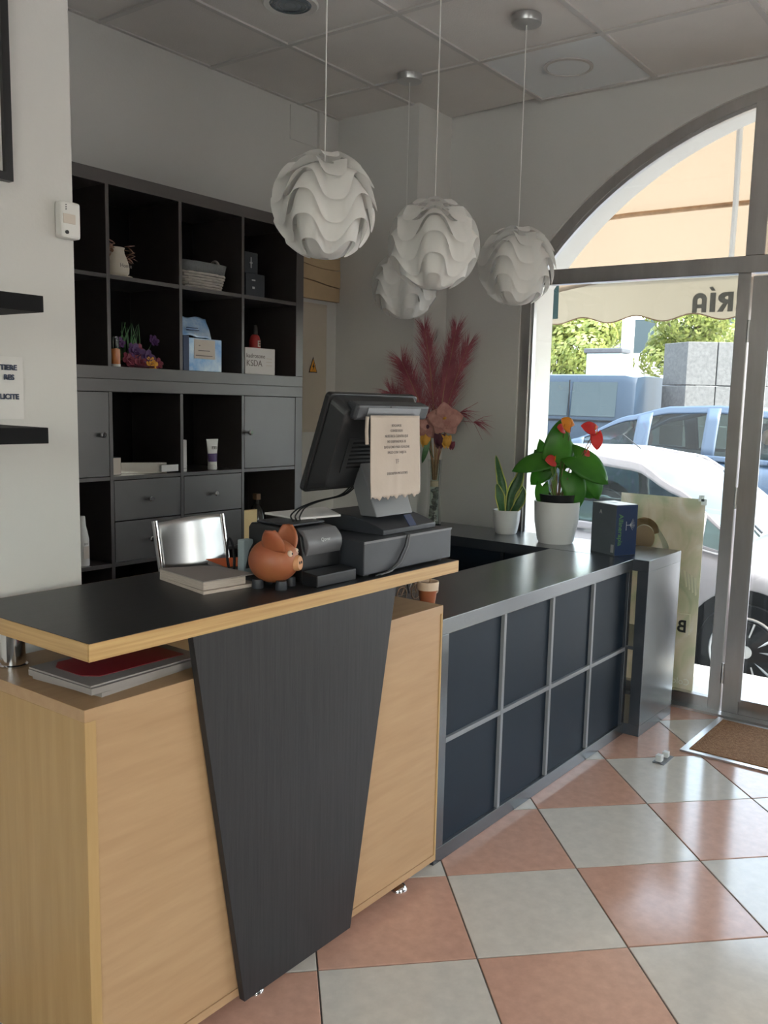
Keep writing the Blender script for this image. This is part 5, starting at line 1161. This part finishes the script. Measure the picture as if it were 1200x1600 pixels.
# dark van further back, heading the other way
def van(label, loc, m, L_=5.0, Wd_=1.9, H=1.95):
    t = thing('van', label, 'van', loc, 0, 'vans across the street')
    def ring_(s):
        y = s * L_; top = H if s < .78 else H - (s - .78) / .22 * .85 * (1 if s > .78 else 0); top = H - .03 if s < .02 else top; w = Wd_ / 2 * (.97 if s in (0, 1) else 1)
        half = [(.9, .0), (1, .08), (1, .52), (.985, .60), (.93, .93), (.87, .985), (.6, 1.0), (0, 1.005)]
        return [(Wd_ / 2 - w * a, y, .25 + (top - .25) * b) for a, b in half] + [(Wd_ / 2 + w * a, y, .25 + (top - .25) * b) for a, b in half[::-1]]
    part('body', loft([0, .01, .04, .2, .4, .6, .78, .84, .9, .96, .99, 1], ring_, 16), m, t, world=False, smooth=45)
    def wq(y0, y1): return MB().grid(6, 4, lambda u, v: (-.006 + Wd_ / 2 - Wd_ / 2 * (.985 - .055 * v), y0 + (y1 - y0) * u, 1.30 + .52 * v))
    for y0, y1 in ((.28, 1.02), (1.08, 2.05), (2.4, 3.4)): part('side_window', wq(y0, y1), 'car_glass', t, world=False).modifiers.new('s', 'SOLIDIFY').thickness = .006
    part('tail_light', MB().box(.0, .12, -.02, .09, .85, 1.30), 'tail_red', t, world=False, bev=.01); part('door_line', MB().box(-.003, .01, 1.04, 1.055, .45, 1.85), 'tyre', t, world=False); part('door_rail', MB().box(-.008, .02, .2, 2.2, 1.22, 1.245), 'tyre', t, world=False)
    for y in (.95, 3.95):
        for sgn, x in ((-1, .11), (1, Wd_ - .11)): wheel(t, x, y, .33, sgn)
    return t
van('dark blue van parked across the street', (10.6, 3.84, 0), 'car_navy')
van('white van parked behind the dark blue van', (14.2, 5.00, 0.0), 'car_white', L_=5.2, H=2.02)
# granite block wall
gw = thing('granite_wall', 'tall grey granite block wall across the street', 'wall', (11.6, 2.4, 0))
zs = [0, .62, 1.20, 1.80, 2.44]
P0 = Vector((11.0, 3.2, 0))
for d_, n_in, ln, cnt, rz_ in ((Vector((.57, .82, 0)), Vector((.82, -.57, 0)), .62, 1, 0), (Vector((.50, -.866, 0)), Vector((.866, .50, 0)), .44, 5, 0)):
    for k in range(4):
        for q in range(cnt):
            c_ = P0 + d_ * (ln * (q + .5)) + n_in * (.20 + random.uniform(0, .012)) + Vector((0, 0, (zs[k] + zs[k + 1]) / 2))
            if cnt == 1: c_ += d_ * .02
            part('stone_block', MB().obox(c_, d_ * (ln / 2 - .006), n_in * .18, (0, 0, (zs[k + 1] - zs[k]) / 2 - .005)), 'granite', gw, bev=.008)
part('notice_plate', MB().obox(P0 + Vector((.50, -.866, 0)) * .78 + Vector((0, 0, 2.14)), Vector((.50, -.866, 0)) * .09, Vector((.866, .5, 0)) * .008, (0, 0, .13)), 'paper', gw)
# trees
def tree(label, base, h, cr, zc_, n, sq=1.0):
    t = thing('street_tree', label, 'tree', base, 0, 'trees beyond the vans'); bx, by, bz = base
    part('trunk', MB().tube([(bx, by, bz), (bx + .05, by, bz + zc_ * .5), (bx, by + .1, bz + zc_)], [.16, .12, .08], 10), 'bark', t, smooth=True)
    for k in range(5):
        a = 2 * PI * k / 5; part('branch', MB().tube([(bx, by, bz + zc_ * .62), (bx + cr * .3 * math.cos(a), by + cr * .35 * math.sin(a), bz + zc_), (bx + cr * .5 * math.cos(a), by + cr * .6 * math.sin(a), bz + zc_ + .4)], [.07, .05, .02], 6), 'bark', t, smooth=True)
    mb = MB(); blobs = [(Vector((bx, by, bz + zc_)) + Vector((random.uniform(-.6, .6), random.uniform(-.8, .8), random.uniform(-.5, .8) * sq)) * cr, random.uniform(.35, .6) * cr) for _ in range(16)]
    for k in range(n):
        c_, r_ = random.choice(blobs); d = Vector((random.gauss(0, 1), random.gauss(0, 1), random.gauss(0, 1))).normalized(); p = c_ + d * r_ * random.uniform(.75, 1.0)
        a = d.cross(Vector((random.random(), random.random(), random.random()))).normalized(); b_ = (d * random.uniform(.2, .8) + a.cross(d)).normalized(); s = random.uniform(.04, .085)
        mb.add([p - a * s, p + b_ * s * .5, p + a * s, p - b_ * s * .5], [(0, 1, 2, 3)])
    part('foliage', mb, 'tree_leaf', t)['kind'] = 'stuff'
tree('wide leafy tree at the left above the dark van', (19.0, 9.3, 0), 4, 1.45, 3.0, 15000, .8)
tree('narrower leafy tree beside the granite wall', (20.5, 6.55, 0), 4, 1.15, 3.2, 9000, 1.0)
lp = thing('lamp_post', 'grey post with a small sign box between the trees', 'post', (16.8, 6.6, 0)); part('pole', MB().lathe([(.14, 0), (.14, 6)], (16.8, 6.62, 0), 14), 'grid_metal', lp, smooth=True)
part('sign_box', MB().box(16.3, 16.7, 6.55, 7.35, 1.6, 2.62), 'green_box', lp, bev=.02); part('sign_cap', MB().box(16.25, 16.75, 6.5, 7.4, 2.62, 2.72), 'dark_metal', lp, bev=.02); part('sign_face', MB().box(16.29, 16.3, 6.62, 7.28, 2.0, 2.5), 'paper', lp)
# pale building row closing the street
bd = thing('street_building', 'pale building far behind the street trees', 'building', (40, 10, 0)); part('facade', MB().box(40, 44, -30, 60, 0, 7), 'paint_ext', bd)
for k in range(14):
    for z in (1.0, 4.0): f_ = part('window', MB().box(39.97, 40.0, -20 + 5 * k, -18 + 5 * k, z, z + 1.8), 'white_plastic', bd); part('window_pane', MB().box(39.955, 39.97, -19.9 + 5 * k, -18.1 + 5 * k, z + .1, z + 1.7), 'car_glass', f_)
